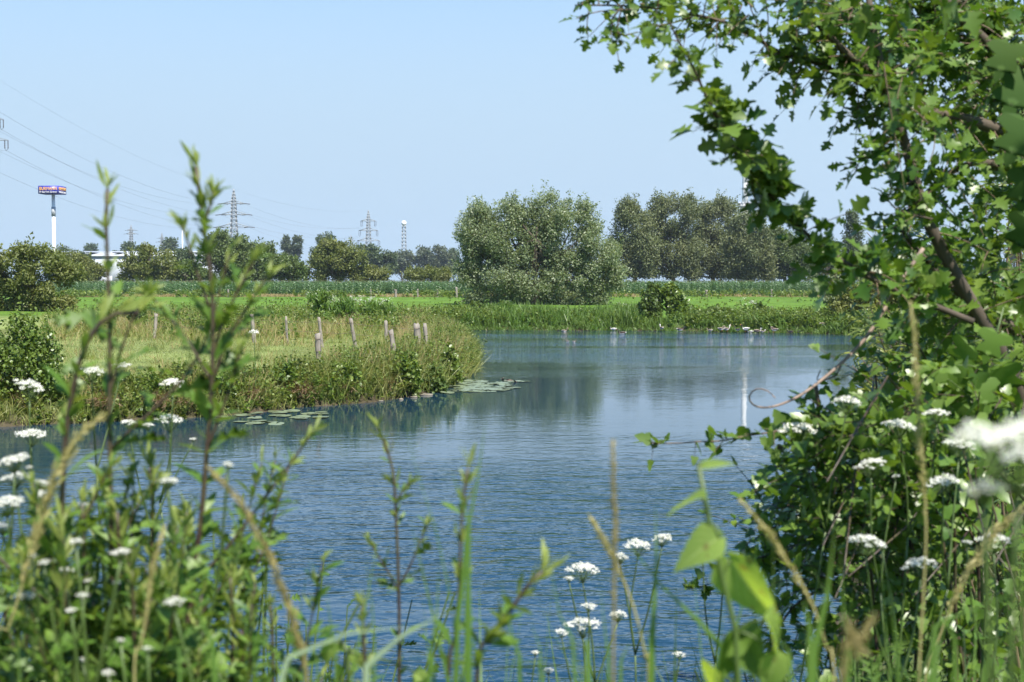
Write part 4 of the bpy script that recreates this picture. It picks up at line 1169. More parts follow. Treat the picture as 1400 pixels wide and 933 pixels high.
def along(C, n, t0=0.0, t1=1.0, spread=1.0, fwd=.5, up=0.0):
    """n start points with outward directions along a curve"""
    k = rng.uniform(t0, t1, n) * (len(C) - 1)
    i = np.clip(k.astype(int), 0, len(C) - 2); f = (k - i)[:, None]
    p = C[i] * (1 - f) + C[i + 1] * f
    T = nrm(C[i + 1] - C[i])
    d = nrm(rnd(n) * spread + T * fwd + np.array((0, 0, up)))
    return p, d

# ------------------------------------------------------------------ hawthorn on the right
def hawthorn():
    Y = 4.3
    bx, by = 1.95, 4.5
    r = empty('hawthorn_tree', (bx, by, gz(bx, by)), 'hawthorn tree with lobed leaves arching over the water from the right edge', 'tree')
    gt, gl, gw = G(), G(), G()
    trunk = spline([(bx, by, gz(bx, by) - .1), (1.88, 4.45, 1.7), W(1440, 420, 4.4), W(1425, 250, 4.3), W(1420, 60, 4.3), W(1400, -160, 4.2)], 20)
    gw.tubes(trunk, np.linspace(.075, .03, 20), 9)
    trunk2 = spline([(bx, by, gz(bx, by)), (1.75, 4.3, 1.9), W(1385, 520, 4.1), W(1330, 420, 4.0), W(1262, 290, 3.9), W(1240, 200, 3.9), W(1205, 97, 3.9), W(1185, -20, 3.9)], 26)
    gw.tubes(trunk2, np.linspace(.05, .008, 26), 7)
    br = {}
    def limb(nm, pts, d0, d1, r0, r1, n=20):
        C = spline(PXL(pts, d0, d1), n); gw.tubes(C, np.linspace(r0, r1, n), 6); br[nm] = C; return C
    limb('A', [(1420, 215), (1380, 185), (1320, 163), (1258, 150), (1200, 120)], 4.3, 3.9, .024, .008)
    limb('C', [(1205, 110), (1160, 75), (1112, 27), (1090, 5), (1060, -40)], 3.9, 3.7, .012, .005)
    limb('D', [(1240, 150), (1160, 106), (1108, 84), (1072, 75), (1028, 49), (993, 31), (935, 18), (869, 9), (789, 7)], 4.0, 3.6, .008, .002, 30)
    limb('E', [(1330, 440), (1223, 396), (1179, 374), (1134, 345), (1090, 310), (1068, 283), (1037, 248), (1010, 217), (988, 177), (970, 142), (948, 93), (926, 53), (913, 25)], 3.6, 3.1, .009, .002, 36)
    limb('H', [(1420, 300), (1395, 140), (1350, 60), (1290, 10), (1230, -40)], 4.3, 4.1, .026, .01)
    limb('I', [(1420, 120), (1340, 30), (1260, -10), (1180, -40)], 4.3, 4.2, .02, .008)
    limb('K', [(1430, 480), (1370, 440), (1310, 400), (1260, 350), (1230, 310)], 4.3, 4.0, .02, .006)
    limb('L', [(1425, 260), (1360, 225), (1310, 230), (1260, 270), (1230, 300)], 4.2, 4.0, .016, .004)
    limb('N', [(848, 12), (836, 30), (850, 48), (872, 44)], 3.6, 3.6, .003, .0015, 8)
    limb('O', [(1240, 210), (1200, 218), (1180, 215), (1168, 238)], 3.8, 3.8, .003, .0015, 8)
    limb('Q', [(1275, 300), (1235, 290), (1215, 275), (1222, 250)], 3.8, 3.8, .003, .0015, 8)
    # the twigs and leaves of the branches drawn out against the sky
    p, d = along(br['E'], 30, .28, .80, .9, .35); sprays(gt, gl, HAW, p, d, .08 * rng.uniform(.6, 1.3, 30), 6, .05, .0018, .2)
    keep = rng.bit_generator.state
    p, d = along(br['E'], 26, .50, .80, .9, .2); sprays(gt, gl, HAW, p, d, .07 * rng.uniform(.6, 1.4, 26), 5, .06, .0018, .2)
    rng.bit_generator.state = keep
    p, d = along(br['E'], 26, .04, .32, .9, .35); sprays(gt, gl, HAW, p, d, .10, 6, .05, .0022, .2)
    p, d = along(br['E'], 12, .80, 1.0, .9, .6); sprays(gt, gl, HAW, p, d, .06, 4, .038, .0018, .2)
    p, d = along(br['D'], 46, .30, 1.0, .9, .5); sprays(gt, gl, HAW, p, d, .085 * rng.uniform(.6, 1.3, 46), 5, .036, .002, .25)
    p, d = along(br['D'], 40, .0, .42, .9, .4); sprays(gt, gl, HAW, p, d, .12, 6, .042, .002, .25)
    p, d = along(br['C'], 30, .0, 1.0, .9, .5); sprays(gt, gl, HAW, p, d, .12, 6, .042, .002, .25)
    for k, n, sz in (('N', 7, .03), ('O', 8, .028), ('Q', 9, .03)):
        p, d = along(br[k], n, .1, 1.0, .8, .6); sprays(gt, gl, HAW, p, d, .04, 4, sz, .0015, .3)
    p, d = along(trunk2, 95, .42, 1.0, 1.0, .3); sprays(gt, gl, HAW, p, d, .13 * rng.uniform(.5, 1.3, 95), 7, .045, .0024, .25)
    for k, nn in zip('AHIKL', (32, 62, 62, 18, 16)):
        p, d = along(br[k], nn, .0, 1.0, 1.0, .3); sprays(gt, gl, HAW, p, d, .16 * rng.uniform(.5, 1.3, nn), 7, .046, .0024, .25)
    # masses of foliage in the depth of the crown
    def mass(cx, cy, rx, ry, da, db, n, leaf=.05, L=.15, m=7):
        n = int(n * .74); a = rng.uniform(0, 2 * PI, n); q = np.sqrt(rng.uniform(0, 1, n)); dd = rng.uniform(da, db, n)
        P = np.array([W(cx + rx * qq * math.cos(aa), cy + ry * qq * math.sin(aa), d_) for aa, qq, d_ in zip(a, q, dd)])
        ok = P[:, 2] > ground(P[:, 0], P[:, 1]) + .1
        P = P[ok]; D = rnd(len(P)) + (-.25, 0, .1)
        sprays(gt, gl, HAW, P, D, L * rng.uniform(.6, 1.3, len(P)), m, leaf, .0022, .25)
    mass(1225, 22, 95, 34, 3.6, 4.6, 52); mass(1130, 10, 55, 30, 3.7, 4.3, 24, .042)
    mass(1000, 2, 70, 26, 3.6, 4.0, 22, .038); mass(890, -6, 60, 22, 3.5, 3.9, 12, .036)
    mass(1240, 80, 50, 45, 3.4, 4.4, 32, .052); mass(1310, 55, 60, 60, 4.0, 5.2, 55)
    mass(1372, 110, 42, 120, 4.0, 5.6, 88); mass(1385, 300, 45, 130, 4.2, 5.9, 120)
    mass(1245, 165, 38, 50, 3.5, 4.3, 22, .052); mass(1300, 195, 45, 40, 4.0, 5.0, 5); mass(1258, 240, 36, 45, 3.6, 4.4, 5, .05)
    mass(1285, 345, 55, 40, 4.1, 5.2, 30, .048); mass(1325, 400, 85, 70, 4.3, 5.6, 90); mass(1230, 372, 55, 30, 4.0, 5.0, 10)
    mass(1365, 510, 55, 60, 4.4, 5.6, 55); mass(1305, 475, 50, 45, 4.4, 5.6, 34)
    # unseen sprays added above the frame to shade branch E and the hop leaves
    q, _ = along(br['E'], 55, .2, .68); P = q + .62 * np.array(sdir) + rng.normal(size=(55, 3)) * .08
    P = P[P[:, 2] > EYE + .2 * P[:, 1] + .05]; sprays(gt, gl, HAW, P, rnd(len(P)), .16, 8, .052, .0025, .25)
    P = rng.normal(size=(60, 3)) * .28 + (1.15, 1.75, 3.95)
    sprays(gt, gl, HAW, P, rnd(60), .2, 8, .052, .0025, .25)
    gw.build('trunk', M['bark'], r, True)
    gt.build('twig', M['twig'], r, True)['kind'] = 'stuff'
    gl.build('crown', M['hawthorn'], r)
hawthorn()

def bare_stem():
    """pale bare bramble stem bending down to the water, its dead tip curled in a loop"""
    C = spline(PXL([(1262, 340), (1225, 396), (1205, 430), (1182, 464), (1150, 497), (1110, 530), (1080, 548), (1052, 557), (1032, 555), (1024, 543), (1034, 532), (1050, 535), (1060, 545)], 3.7, 3.4), 50)
    g = G(); g.tubes(C, np.concatenate((np.linspace(.0058, .0036, 34), np.linspace(.0032, .0011, 16))), 7)
    tag(g.build('bare_stem', M['deadtwig'], None, True), 'pale bare stem slanting over the water with its tip curled in a loop', 'stem')
    for pts, lb in (([(1150, 500), (1140, 515), (1118, 520), (1122, 506)], 'small dark tendril looping at the middle of the pale bare stem'),
                    ([(1115, 528), (1118, 548), (1120, 575), (1124, 600), (1118, 640)], 'dark bent twig standing under the middle of the pale bare stem')):
        g = G(); g.tubes(spline(PXL(pts, 3.7), 14), np.linspace(.003, .002, 14) * (2 if len(pts) == 5 else .8), 5)
        tag(g.build('twig', M['darkstem'], None, True), lb, 'twig')
bare_stem()

def leafy_twig(name, label, cat, pts, d, T, mt, leaf, n, m=3, rad=.003, L=.03, stemmat='twig', d1=None, sag=.3):
    C = spline(PXL(pts, d, d1), 26)
    r = empty(name, C[0], label, cat)
    gs, gl = G(), G()
    gs.tubes(C, np.linspace(rad, rad * .45, 26), 6)
    p, dd = along(C, n, .04, 1.0, .9, .5)
    sprays(gs, gl, T, p, dd, L, m, leaf, rad * .4, sag)
    gs.build('stem', M[stemmat], r, True); gl.build('leaf', M[mt], r)['kind'] = 'stuff'
leafy_twig('ivy_twig', 'thin leafy twig reaching left over the water under the curled stem tip', 'twig', [(1130, 596), (1080, 588), (1050, 592), (1022, 596), (985, 603), (955, 604), (930, 606), (893, 607)], 3.5, IVY, 'hop', .034, 26, 2, .003, .03)
leafy_twig('bramble_shoot', 'small leafy shoot dipping to the water left of the bramble thicket', 'twig', [(1090, 745), (1050, 758), (1020, 772), (990, 792), (965, 800), (945, 806)], 4.6, IVY, 'bramble', .032, 18, 3, .003, .035)

# ------------------------------------------------------------------ narrow leaved willow shoots behind the hawthorn
def sallow():
    bx, by = 2.9, 8.2
    r = empty('willow_sapling', (bx, by, gz(bx, by)), 'narrow leaved willow sapling with yellowing tips behind the hawthorn', 'shrub')
    gw, gl = G(), G()
    tips = [(1185, 318), (1205, 345), (1218, 352), (1225, 300), (1240, 372), (1250, 410), (1200, 410), (1190, 420), (1195, 452), (1165, 500), (1172, 520), (1185, 535), (1215, 470), (1235, 500), (1170, 480),
            (1240, 440), (1265, 400), (1280, 450), (1350, 100), (1365, 130), (1330, 90), (1345, 70), (1225, 530), (1245, 560), (1210, 430), (1320, 480), (1290, 380), (1300, 330)]
    for k, (px, py) in enumerate(tips):
        d = rng.uniform(7.2, 8.2); e = W(px, py, d)
        b = np.array((bx + rng.normal() * .15, by + rng.normal() * .15, gz(bx, by)))
        q = W(min(px + rng.uniform(40, 130), 1420), py + rng.uniform(60, 160), d + .2)
        if py < 200: q = W(1385, 260, d)
        C = spline([b, b * .4 + q * .6 + (0, 0, .15), q, e], 18)
        gw.tubes(C, np.linspace(.014, .002, 18), 5)
        p, dd = along(C, 13, .62, 1.0, .8, .8); sprays(gw, gl, NARROW, p, dd, .14, 8, .105, .0018, .3, .6)
        p, dd = along(C, 6, .3, .75, .9, .6); sprays(gw, gl, NARROW, p, dd, .2, 8, .105, .0018, .3, .6)
    gw.build('trunk', M['twig'], r, True); gl.build('crown', M['sallow'], r)
sallow()

# ------------------------------------------------------------------ bramble thicket at the lower right
def thicket():
    bx, by = 1.6, 4.4
    r = empty('bramble_thicket', (bx, by, gz(bx, by)), 'dense bramble thicket spilling over the bank at the lower right', 'bush')
    gw, gl, gr = G(), G(), G()
    def mass(cx, cy, rx, ry, da, db, n, leaf=.046, T=IVY, m=6):
        a = rng.uniform(0, 2 * PI, n); q = np.sqrt(rng.uniform(0, 1, n)); dd = rng.uniform(da, db, n)
        P = np.array([W(cx + rx * qq * math.cos(aa), cy + ry * qq * math.sin(aa), d_ - .75) for aa, qq, d_ in zip(a, q, dd)])
        gzz = ground(P[:, 0], P[:, 1]); P = P[P[:, 2] > gzz + .02]
        D = rnd(len(P)) + (-.35, -.2, .25)
        sprays(gw, gl, T, P, D, .15 * rng.uniform(.6, 1.4, len(P)), m, leaf, .002, .25)
    mass(1290, 600, 130, 90, 4.2, 5.6, 150); mass(1200, 650, 95, 70, 4.1, 5.4, 120, .042); mass(1130, 690, 55, 60, 4.3, 5.2, 56, .036)
    mass(1340, 560, 80, 80, 4.4, 5.6, 80); mass(1110, 760, 50, 50, 4.4, 5.0, 34, .032); mass(1180, 780, 95, 80, 4.4, 5.6, 80, .04)
    mass(1310, 760, 110, 110, 4.6, 5.8, 130); mass(1250, 880, 150, 70, 4.4, 5.4, 90); mass(1100, 850, 50, 70, 4.6, 5.2, 10, .03)
    mass(1090, 640, 34, 34, 4.2, 4.8, 16, .04); mass(1165, 600, 40, 22, 4.2, 4.8, 16, .04); mass(1250, 520, 60, 40, 4.6, 5.6, 34, .04)
    mass(1075, 705, 30, 40, 4.4, 4.9, 12, .03)
    # lighter shoots reaching out to the water
    for pts in ([(1180, 720), (1130, 640), (1092, 625), (1062, 640)], [(1200, 700), (1110, 700), (1060, 720), (1020, 745)], [(1150, 800), (1080, 770), (1040, 762), (1015, 790)],
                [(1180, 640), (1150, 590), (1120, 575), (1096, 590)], [(1130, 800), (1085, 830), (1060, 870), (1050, 910)]):
        C = spline(PXL(pts, 4.0, 3.6), 16); gw.tubes(C, np.linspace(.005, .0015, 16), 5)
        p, dd = along(C, 20, .2, 1., .9, .5); sprays(gw, gl, IVY, p, dd, .06, 4, .034, .0015, .25)
    # reddish dying leaves here and there
    P = np.array([W(rng.uniform(1060, 1380), rng.uniform(560, 800), rng.uniform(3.5, 4.2)) for _ in range(26)])
    gr.inst(OVATE, frames(rnd(26) - (0, 0, .4), up_jit(26, .8), .032), P)
    # canes from the ground
    for k in range(26):
        x, y = rng.uniform(.9, 2.2), rng.uniform(3.7, 5.0); z = gz(x, y)
        e = W(rng.uniform(1080, 1400), rng.uniform(560, 820), y - .7)
        gw.tubes(spline([(x, y, z - .02), ((x + e[0]) / 2 + .05, y, max(z, e[2]) + .1), e], 10), np.linspace(.007, .002, 10), 5)
    gw.build('cane', M['darkstem'], r, True)['kind'] = 'stuff'
    gl.build('leaf', M['bramble'], r)['kind'] = 'stuff'
    o = gr.build('dying_leaf', M['lilybrown'], r); o['kind'] = 'stuff'; o['label'] = 'reddish brown dying bramble leaves'
thicket()

# hop vine with large lobed leaves at the right
def leaves_at(name, label, cat, items, d, T, mt, stem=None, nrmv=(-.15, -.8, .55), smat='greenstem', rad=.004):
    """plant with leaves placed one by one: (px, py, tip_px, tip_py, size factor)"""
    pts = PXL(stem, d) if stem else None
    C = spline(to_ground(pts[::-1] if pts[0][2] > pts[-1][2] * 0 and stem[0][1] > stem[-1][1] else pts), 24) if stem else None
    base = C[-1] if C is not None else W(items[0][0], items[0][1], d)
    r = empty(name, base, label, cat)
    if C is not None:
        g = G(); g.tubes(C, np.linspace(rad * .6, rad, 24), 7); g.build('stem', M[smat], r, True)
    for it in items:
        a, b = W(it[0], it[1], d + rng.normal() * .02), W(it[2], it[3], d + rng.normal() * .02)
        dv = b - a; n = np.array(it[5] if len(it) > 5 else nrmv) + rng.normal(size=3) * .2
        g = G(); L = np.linalg.norm(dv)
        g.inst(T, frames(dv[None], n[None], np.array([[L * it[4], L, L]])), a[None])
        nT = len(T[0])
        if C is not None:
            q = C[np.argmin(np.linalg.norm(C - a, axis=1))]
            g.tubes(spline([q, (q + a) / 2 + (0, 0, .005), a], 5), np.full(5, rad * .3), 4, 1)
        o = g.build('leaf', [M[it[6] if len(it) > 6 else mt], M[smat]], r, True)
        if T is BIGHEART or T is BIGOVATE:
            at = o.data.attributes.new('leafpos', 'FLOAT_VECTOR', 'POINT')
            q_ = np.zeros((len(o.data.vertices), 3), np.float32); q_[:nT, 0] = np.tile(np.linspace(-1, 1, 11), 22); q_[:nT, 1] = np.repeat(np.linspace(0, 1, 22), 11)
            at.data.foreach_set('vector', q_.ravel())
leaves_at('hop_vine', 'hop vine with large lobed leaves climbing at the right edge above the white flowers', 'vine',
          [(1300, 500, 1318, 545, 1), (1340, 520, 1352, 560, 1), (1275, 505, 1262, 545, .9), (1325, 470, 1300, 500, 1), (1370, 500, 1385, 540, 1), (1330, 560, 1310, 600, 1), (1285, 545, 1300, 575, .8), (1365, 455, 1345, 490, 1)],
          3.6, HOPL, 'hop', [(1372, 420), (1350, 500), (1320, 560), (1335, 640), (1350, 760)])
leaves_at('hop_vine', 'shaded hop vine whose big leaves, coloured dark for shade, hang down the top right edge', 'vine',
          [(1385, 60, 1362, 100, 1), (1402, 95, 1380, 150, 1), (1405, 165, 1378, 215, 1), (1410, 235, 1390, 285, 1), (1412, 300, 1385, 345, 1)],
          2.9, HOPL, 'hopshade', [(1420, -20), (1412, 100), (1405, 220), (1420, 380), (1440, 600), (1450, 930)])
leaves_at('bramble_shoot', 'bramble shoot with three bright leaves at the left rim of the thicket', 'twig',
          [(1062, 640, 1095, 632, .9), (1090, 655, 1062, 662, .8), (1115, 640, 1140, 655, .9)], 4.0, OVATE, 'hop', [(1062, 640), (1095, 660), (1120, 700), (1130, 780), (1135, 930)])

# ------------------------------------------------------------------ mugwort
def mugwort(name, label, pts, d, leaf=.07, step=.035, rad=.005, shoots=(), tip=True, dens=1.0, d1=None, bushy=0, mt='mugwort'):
    C0 = PXL(pts, d, d1)
    C0 = to_ground(C0)
    C = spline(C0, 60)
    r = empty(name, C[-1], label, 'tall weed', 'mugwort stems of the near bank' if name == 'mugwort' else None)
    gs, gl, gt = G(), G(), G()
    def dress(C, rad, leaf, dens, tipn):
        L = np.linalg.norm(np.diff(C, axis=0), axis=1).sum()
        leaf = leaf * 1.3; n = max(3, int(L / step * dens * 1.35))
        k = np.linspace(.03, .97, n) ** .9 * (len(C) - 1); i = k.astype(int); i = np.clip(i, 0, len(C) - 2)
        p = C[i] + (C[i + 1] - C[i]) * (k - i)[:, None]
        T = -nrm(C[i + 1] - C[i])
        az = np.arange(n) * 2.4 + rng.uniform(0, 6)
        sd_ = np.c_[np.cos(az), np.sin(az) * .7, np.zeros(n)]
        ld = T * rng.uniform(.5, 1.1, (n, 1)) + sd_ * rng.uniform(.6, 1.1, (n, 1)) + rng.normal(size=(n, 3)) * .15
        t = np.linspace(0, 1, n)
        sz = leaf * np.interp(t, [0, .15, .5, 1], [.55, .8, 1, 1.05]) * rng.uniform(.75, 1.25, n)
        hi = t < .3
        nn = T + rng.normal(size=(n, 3)) * .45
        gl.inst(MUGN, frames(ld[hi], nn[hi], np.c_[sz[hi] * 1.25, sz[hi] * .85, sz[hi]]), p[hi])
        gl.inst(MUG, frames(ld[~hi], nn[~hi], np.c_[sz[~hi] * .72, sz[~hi], sz[~hi]]), p[~hi])
        # small axillary leaves
        m = n * 2; j = rng.integers(0, n, m)
        gl.inst(MUGN, frames(T[j] + rnd(m) * .9, rnd(m) * .4 + T[j] * .3 + (0, 0, .5), np.c_[np.full(m, leaf * .8), sz[j] * .55, sz[j] * .55]), p[j])
        if tipn:
            e = C[0]; Td = T[0]
            q = np.repeat(C[[0, 1, 2, 4, 6]], tipn // 5, 0)
            gt.inst(MUGN, frames(Td + rnd(len(q)) * .55, rnd(len(q)), np.c_[np.full(len(q), leaf * .45), leaf * .5 * rng.uniform(.5, 1.1, len(q)), np.full(len(q), leaf * .5)]), q)
    gs.tubes(C, np.linspace(rad * .5, rad * 1.45, 60), 7)
    dress(C, rad, leaf, dens, 30 if tip else 0)
    for sh in shoots:
        S = spline(PXL(sh, d), 18)
        gs.tubes(S, np.linspace(rad * .28, rad * .5, 18), 5)
        dress(S, rad * .5, leaf * .66, dens * 1.25, 20)
    for k in range(bushy):
        i = int(len(C) * rng.uniform(.15, .8)); b = C[i]; T = -nrm(C[i] - C[max(i - 3, 0)] + 1e-6) * -1
        L = rng.uniform(.12, .34); az = rng.uniform(0, 6.28)
        e = b + np.array((math.cos(az) * .6, math.sin(az) * .5, 1.0)) * L
        S = spline([e, (e + b) / 2 + (math.cos(az) * .03, math.sin(az) * .03, -.02), b], 12)
        gs.tubes(S, np.linspace(rad * .25, rad * .45, 12), 5)
        dress(S, rad * .4, leaf * .75, dens * 1.2, 15)
    gs.build('stem', M['darkstem'], r, True)
    gl.build('leaf', M[mt], r)['kind'] = 'stuff'
    gt.build('bud', M['mugtip'], r)['kind'] = 'stuff'
mugwort('mugwort', 'tall dark stemmed mugwort whose single leafy tip stands just right of the sign tower', [(147, 258), (145, 300), (147, 360), (150, 480), (150, 600), (152, 720), (154, 860), (155, 960)], 1.9, .062, .03, .0045,
        [[(205, 400), (180, 440), (160, 500), (150, 540)], [(90, 560), (108, 500), (132, 440), (148, 420)], [(215, 655), (190, 690), (165, 740), (152, 770)]], dens=.6, bushy=4)
mugwort('mugwort', 'tallest mugwort with forked tip standing before the nearer whole pylon', [(268, 228), (272, 262), (280, 320), (290, 400), (290, 520), (284, 600), (276, 700), (264, 800), (252, 960)], 1.9, .062, .03, .0048,
        [[(292, 262), (288, 280), (282, 300), (280, 325)], [(350, 352), (332, 385), (305, 440), (291, 490)], [(200, 400), (225, 425), (262, 475), (288, 520)], [(370, 372), (345, 410), (312, 465), (291, 520)], [(248, 306), (258, 335), (272, 380), (286, 420)],
         [(428, 590), (400, 630), (355, 690), (310, 750), (272, 790)], [(330, 470), (318, 520), (300, 570), (285, 610)]], dens=.55, bushy=3)
mugwort('mugwort', 'mugwort with leaning leafy top at the left, bending over the glossy bush', [(190, 428), (150, 432), (118, 470), (98, 540), (88, 620), (84, 700), (80, 820), (72, 960)], 1.8, .066, .03, .0055, [[(150, 640), (130, 680), (104, 730), (84, 760)]], dens=.9, bushy=5)
mugwort('mugwort', 'slim dark mugwort standing alone before the open water left of centre', [(516, 585), (528, 612), (538, 650), (542, 720), (545, 800), (546, 880), (546, 970)], 2.1, .045, .045, .0035,
        [[(585, 715), (575, 740), (560, 775), (546, 800)], [(505, 740), (520, 765), (535, 790), (545, 810)], [(560, 660), (552, 670), (545, 680), (541, 690)]], dens=.45)
mugwort('mugwort', 'mugwort leaning from the lower centre with feathery one sided leaves', [(742, 782), (722, 800), (698, 835), (672, 875), (650, 960)], 1.6, .062, .022, .004, dens=.9, tip=True)
mugwort('mugwort', 'narrow leaved dark mugwort beside the leaning one at the lower centre', [(640, 640), (634, 680), (630, 730), (628, 800), (622, 870), (612, 970)], 1.7, .05, .03, .003, dens=.7)
for k, (px, py, lb) in enumerate([(34, 770, 'leafy green mugwort filling the lower left corner'), (112, 690, 'bushy mugwort right of the pale drooping grass plume'), (205, 640, 'bushy mugwort between the two tallest dark stems'), (235, 740, 'low mugwort at the foot of the tallest forked stem'),
                                  (180, 780, 'low leafy mugwort near the bottom edge left of the tallest stem'), (315, 790, 'low mugwort right of the foot of the tallest stem'), (60, 800, 'low leafy mugwort at the bottom edge below the leaning top'), (370, 830, 'small mugwort near the bent brown plume'), (495, 830, 'small mugwort left of the slim lone stem'), (5, 800, 'bushy mugwort cut by the left edge under the stacked umbels'), (135, 850, 'low dark mugwort at the bottom edge below the scattered tiny umbels'), (275, 850, 'low mugwort at the bottom edge right of the tallest stem foot'), (85, 720, 'mugwort standing right behind the leaning leafy one'), (160, 700, 'mugwort close against the second tall dark stem'), (50, 690, 'mugwort in front of the crowded white umbels at the left edge'), (255, 700, 'mugwort close behind the tallest dark stem'), (230, 800, 'low leafy mugwort at the bottom edge left of the tallest stem foot'), (330, 860, 'low mugwort at the bottom edge beside the bent brown plume'), (20, 860, 'low mugwort in the very bottom left corner')]):
    mugwort('mugwort', lb, [(px, py), (px + 3, py + 60), (px + 2, py + 140), (px - 6, py + 260)], 1.75 + .14 * (k % 4), [.045, .062][k < 7 or k > 8], [.04, .026][k < 7 or k > 8], .004, bushy=7 if k < 7 or k > 8 else 2, dens=1.0 if k < 7 or k > 8 else .7)

# ------------------------------------------------------------------ white umbels
def umbel_plant(label, heads, d, root_px=None, leaf=True, dz=.28):
    """heads = (px, py, width px); one stalk from the ground branching to every head"""
    P = [W(px, py, d + rng.normal() * .06) for px, py, w_ in heads]
    cen = np.mean(P, axis=0); node = cen + np.array((rng.normal() * .03, .02, -dz))
    x, y = (node[0] + rng.normal() * .05, node[1] + .05) if root_px is None else (W(root_px, 600, d)[0], d)
    z = gz(x, y)
    if z < .03:
        y = y - .0
        for _ in range(60):
            if z > .05: break
            y -= .1; z = gz(x, y)
    if node[2] < z + .15: node[2] = z + .15
    r = empty('white_umbel_plant', (x, y, z), label, 'wildflower', 'white umbel flowers of the near bank')
    gs = G()
    gs.tubes(spline([(x, y, z - .02), (x * .5 + node[0] * .5 + rng.normal() * .05, y * .5 + node[1] * .5 + .02, (z + node[2]) / 2), node], 14), np.linspace(.0036, .0024, 14), 6)
    for (px, py, w_), p in zip(heads, P):
        R = w_ * d / F / 2 * .92
        nu = 20 if w_ > 24 else 11
        hub = p + np.array((0, .0, -R * .75))
        tl = np.array((rng.normal() * .12, -.42 + rng.normal() * .14, 1.0))
        gs.tubes(spline([node, (node + hub) / 2 + (hub - node)[[0, 1, 2]] * (0, 0, -.05) + (rng.normal() * .01, 0, 0), hub], 9), np.linspace(.0028, .0018, 9), 5)
        k = np.arange(nu); a = k * 2.39996; q = np.sqrt((k + .4) / nu)
        M3 = frames(np.array([[0.02, 1., .0]]), tl[None], 1.0)[0]
        tipl = np.c_[R * q * np.cos(a), R * q * np.sin(a), R * .38 * (1 - q ** 2)] @ M3.T + p + rng.normal(size=(nu, 3)) * R * .05
        ray = np.stack((np.repeat(hub[None], nu, 0), hub * .45 + tipl * .55 + (0, 0, -R * .08), tipl), 1)
        gs.tubes(ray, np.full((nu, 3), .0007), 3, cap=False)
        f = G(); m = 40; ru = R * (.27 if nu > 12 else .38)
        u = rnd(nu * m); u[:, 2] = np.abs(u[:, 2])
        ruv = np.repeat(rng.uniform(.55, 1.12, nu), m)[:, None]; q2 = np.repeat(tipl, m, 0) + u * ruv * ru * np.array((1, 1, .7)) * rng.uniform(.55, 1, (nu * m, 1))
        f.inst(DIAMOND, frames(rnd(nu * m), u + (0, -.2, .6), np.c_[np.full(nu * m, ru * .62), np.full(nu * m, ru * .4), np.full(nu * m, ru * .3)] * ruv), q2)
        f.build('flower_head', M['petal'], r)
    if leaf:
        gl = G(); n = 7
        t = rng.uniform(.25, .85, n)[:, None]; b = np.array((x, y, z)) * (1 - t) + node * t
        dv = rnd(n) * (1, 1, .3) + (0, 0, .35)
        gl.inst(FERN, frames(dv, up_jit(n, .3), .14), b); gl.build('leaf', M['umbleaf'], r)['kind'] = 'stuff'
    gs.build('stem', M['greenstem'], r, True)
UM = [('two flat white umbels leaning over the water left of the thicket', [(1157, 552, 44), (1091, 591, 54)], 3.4), ('two white umbels in front of the thicket top beside the slim green plume', [(1231, 585, 46), (1281, 567, 40)], 3.3),
      ('two rounded white umbels close left of the big blurred flower', [(1311, 611, 48), (1290, 662, 46)], 3.15), ('white umbel at the left face of the thicket with a small bud beside it', [(1191, 638, 46), (1225, 652, 12)], 3.2),
      ('white umbel pair low in front of the thicket, the higher one tilted', [(1184, 744, 50), (1259, 775, 50), (1206, 748, 14)], 2.8), ('white umbel behind the pale slanting plume at the lower right', [(1359, 741, 48), (1322, 743, 15)], 2.8),
      ('large out of focus white umbel close to the camera at the right edge', [(1392, 620, 190), (1346, 672, 60)], .72),
      ('white umbel by itself over the water left of the tan plume', [(797, 781, 48), (778, 792, 14)], 3.6), ('white umbels low over the water behind the tan plume', [(797, 857, 48), (768, 866, 20), (845, 842, 28), (805, 830, 20)], 3.5),
      ('loose white umbel spread between the tan plume and the bindweed leaf', [(872, 748, 40), (848, 763, 26), (905, 738, 30)], 3.6), ('white umbel partly hidden by the bindweed stem', [(961, 760, 26), (990, 766, 20)], 3.7),
      ('single small white umbel near the bottom edge under the bindweed', [(929, 896, 20)], 3.5), ('small white umbel at the bottom edge left of the tan plume', [(750, 918, 15), (732, 893, 12)], 3.5),
      ('white umbels before the glossy bush at the left edge, one above the other', [(40, 531, 46), (43, 597, 42)], 3.9), ('two white umbels on either side of the leftmost tall stem', [(125, 510, 38), (165, 502, 30)], 3.9),
      ('flat white umbels stacked before the reddish dead grass', [(236, 527, 40), (232, 577, 44)], 3.9), ('small white umbels at the waterline between the two tallest stems', [(176, 580, 24), (202, 583, 18), (264, 601, 10)], 3.9),
      ('crowded white umbels at the left edge beside the pale drooping plume', [(20, 632, 46), (22, 655, 40), (10, 690, 50), (3, 722, 30)], 2.3), ('small white umbels just right of the pale drooping plume', [(55, 662, 26), (62, 678, 30), (115, 693, 20), (40, 640, 10)], 2.1),
      ('white umbel at the left of the tallest stem, level with the bent brown plume', [(230, 660, 28), (221, 650, 14), (312, 636, 16)], 1.78), ('white umbel at the foot of the tallest stem', [(239, 825, 30)], 1.7),
      ('scattered tiny white umbels among the mugwort left of centre', [(90, 782, 22), (104, 742, 20), (60, 770, 18), (112, 815, 18), (98, 836, 16), (35, 816, 30), (165, 757, 28)], 1.72), ('small white umbels at the bottom edge below the mugwort', [(148, 921, 18), (112, 903, 12), (165, 876, 12), (202, 888, 14)], 1.66),
      ('faint white umbels among the mugwort leaves above the bottom left corner', [(88, 790, 18), (45, 760, 14), (120, 795, 12), (160, 798, 12)], 1.75)]
for u in UM: umbel_plant(*u)
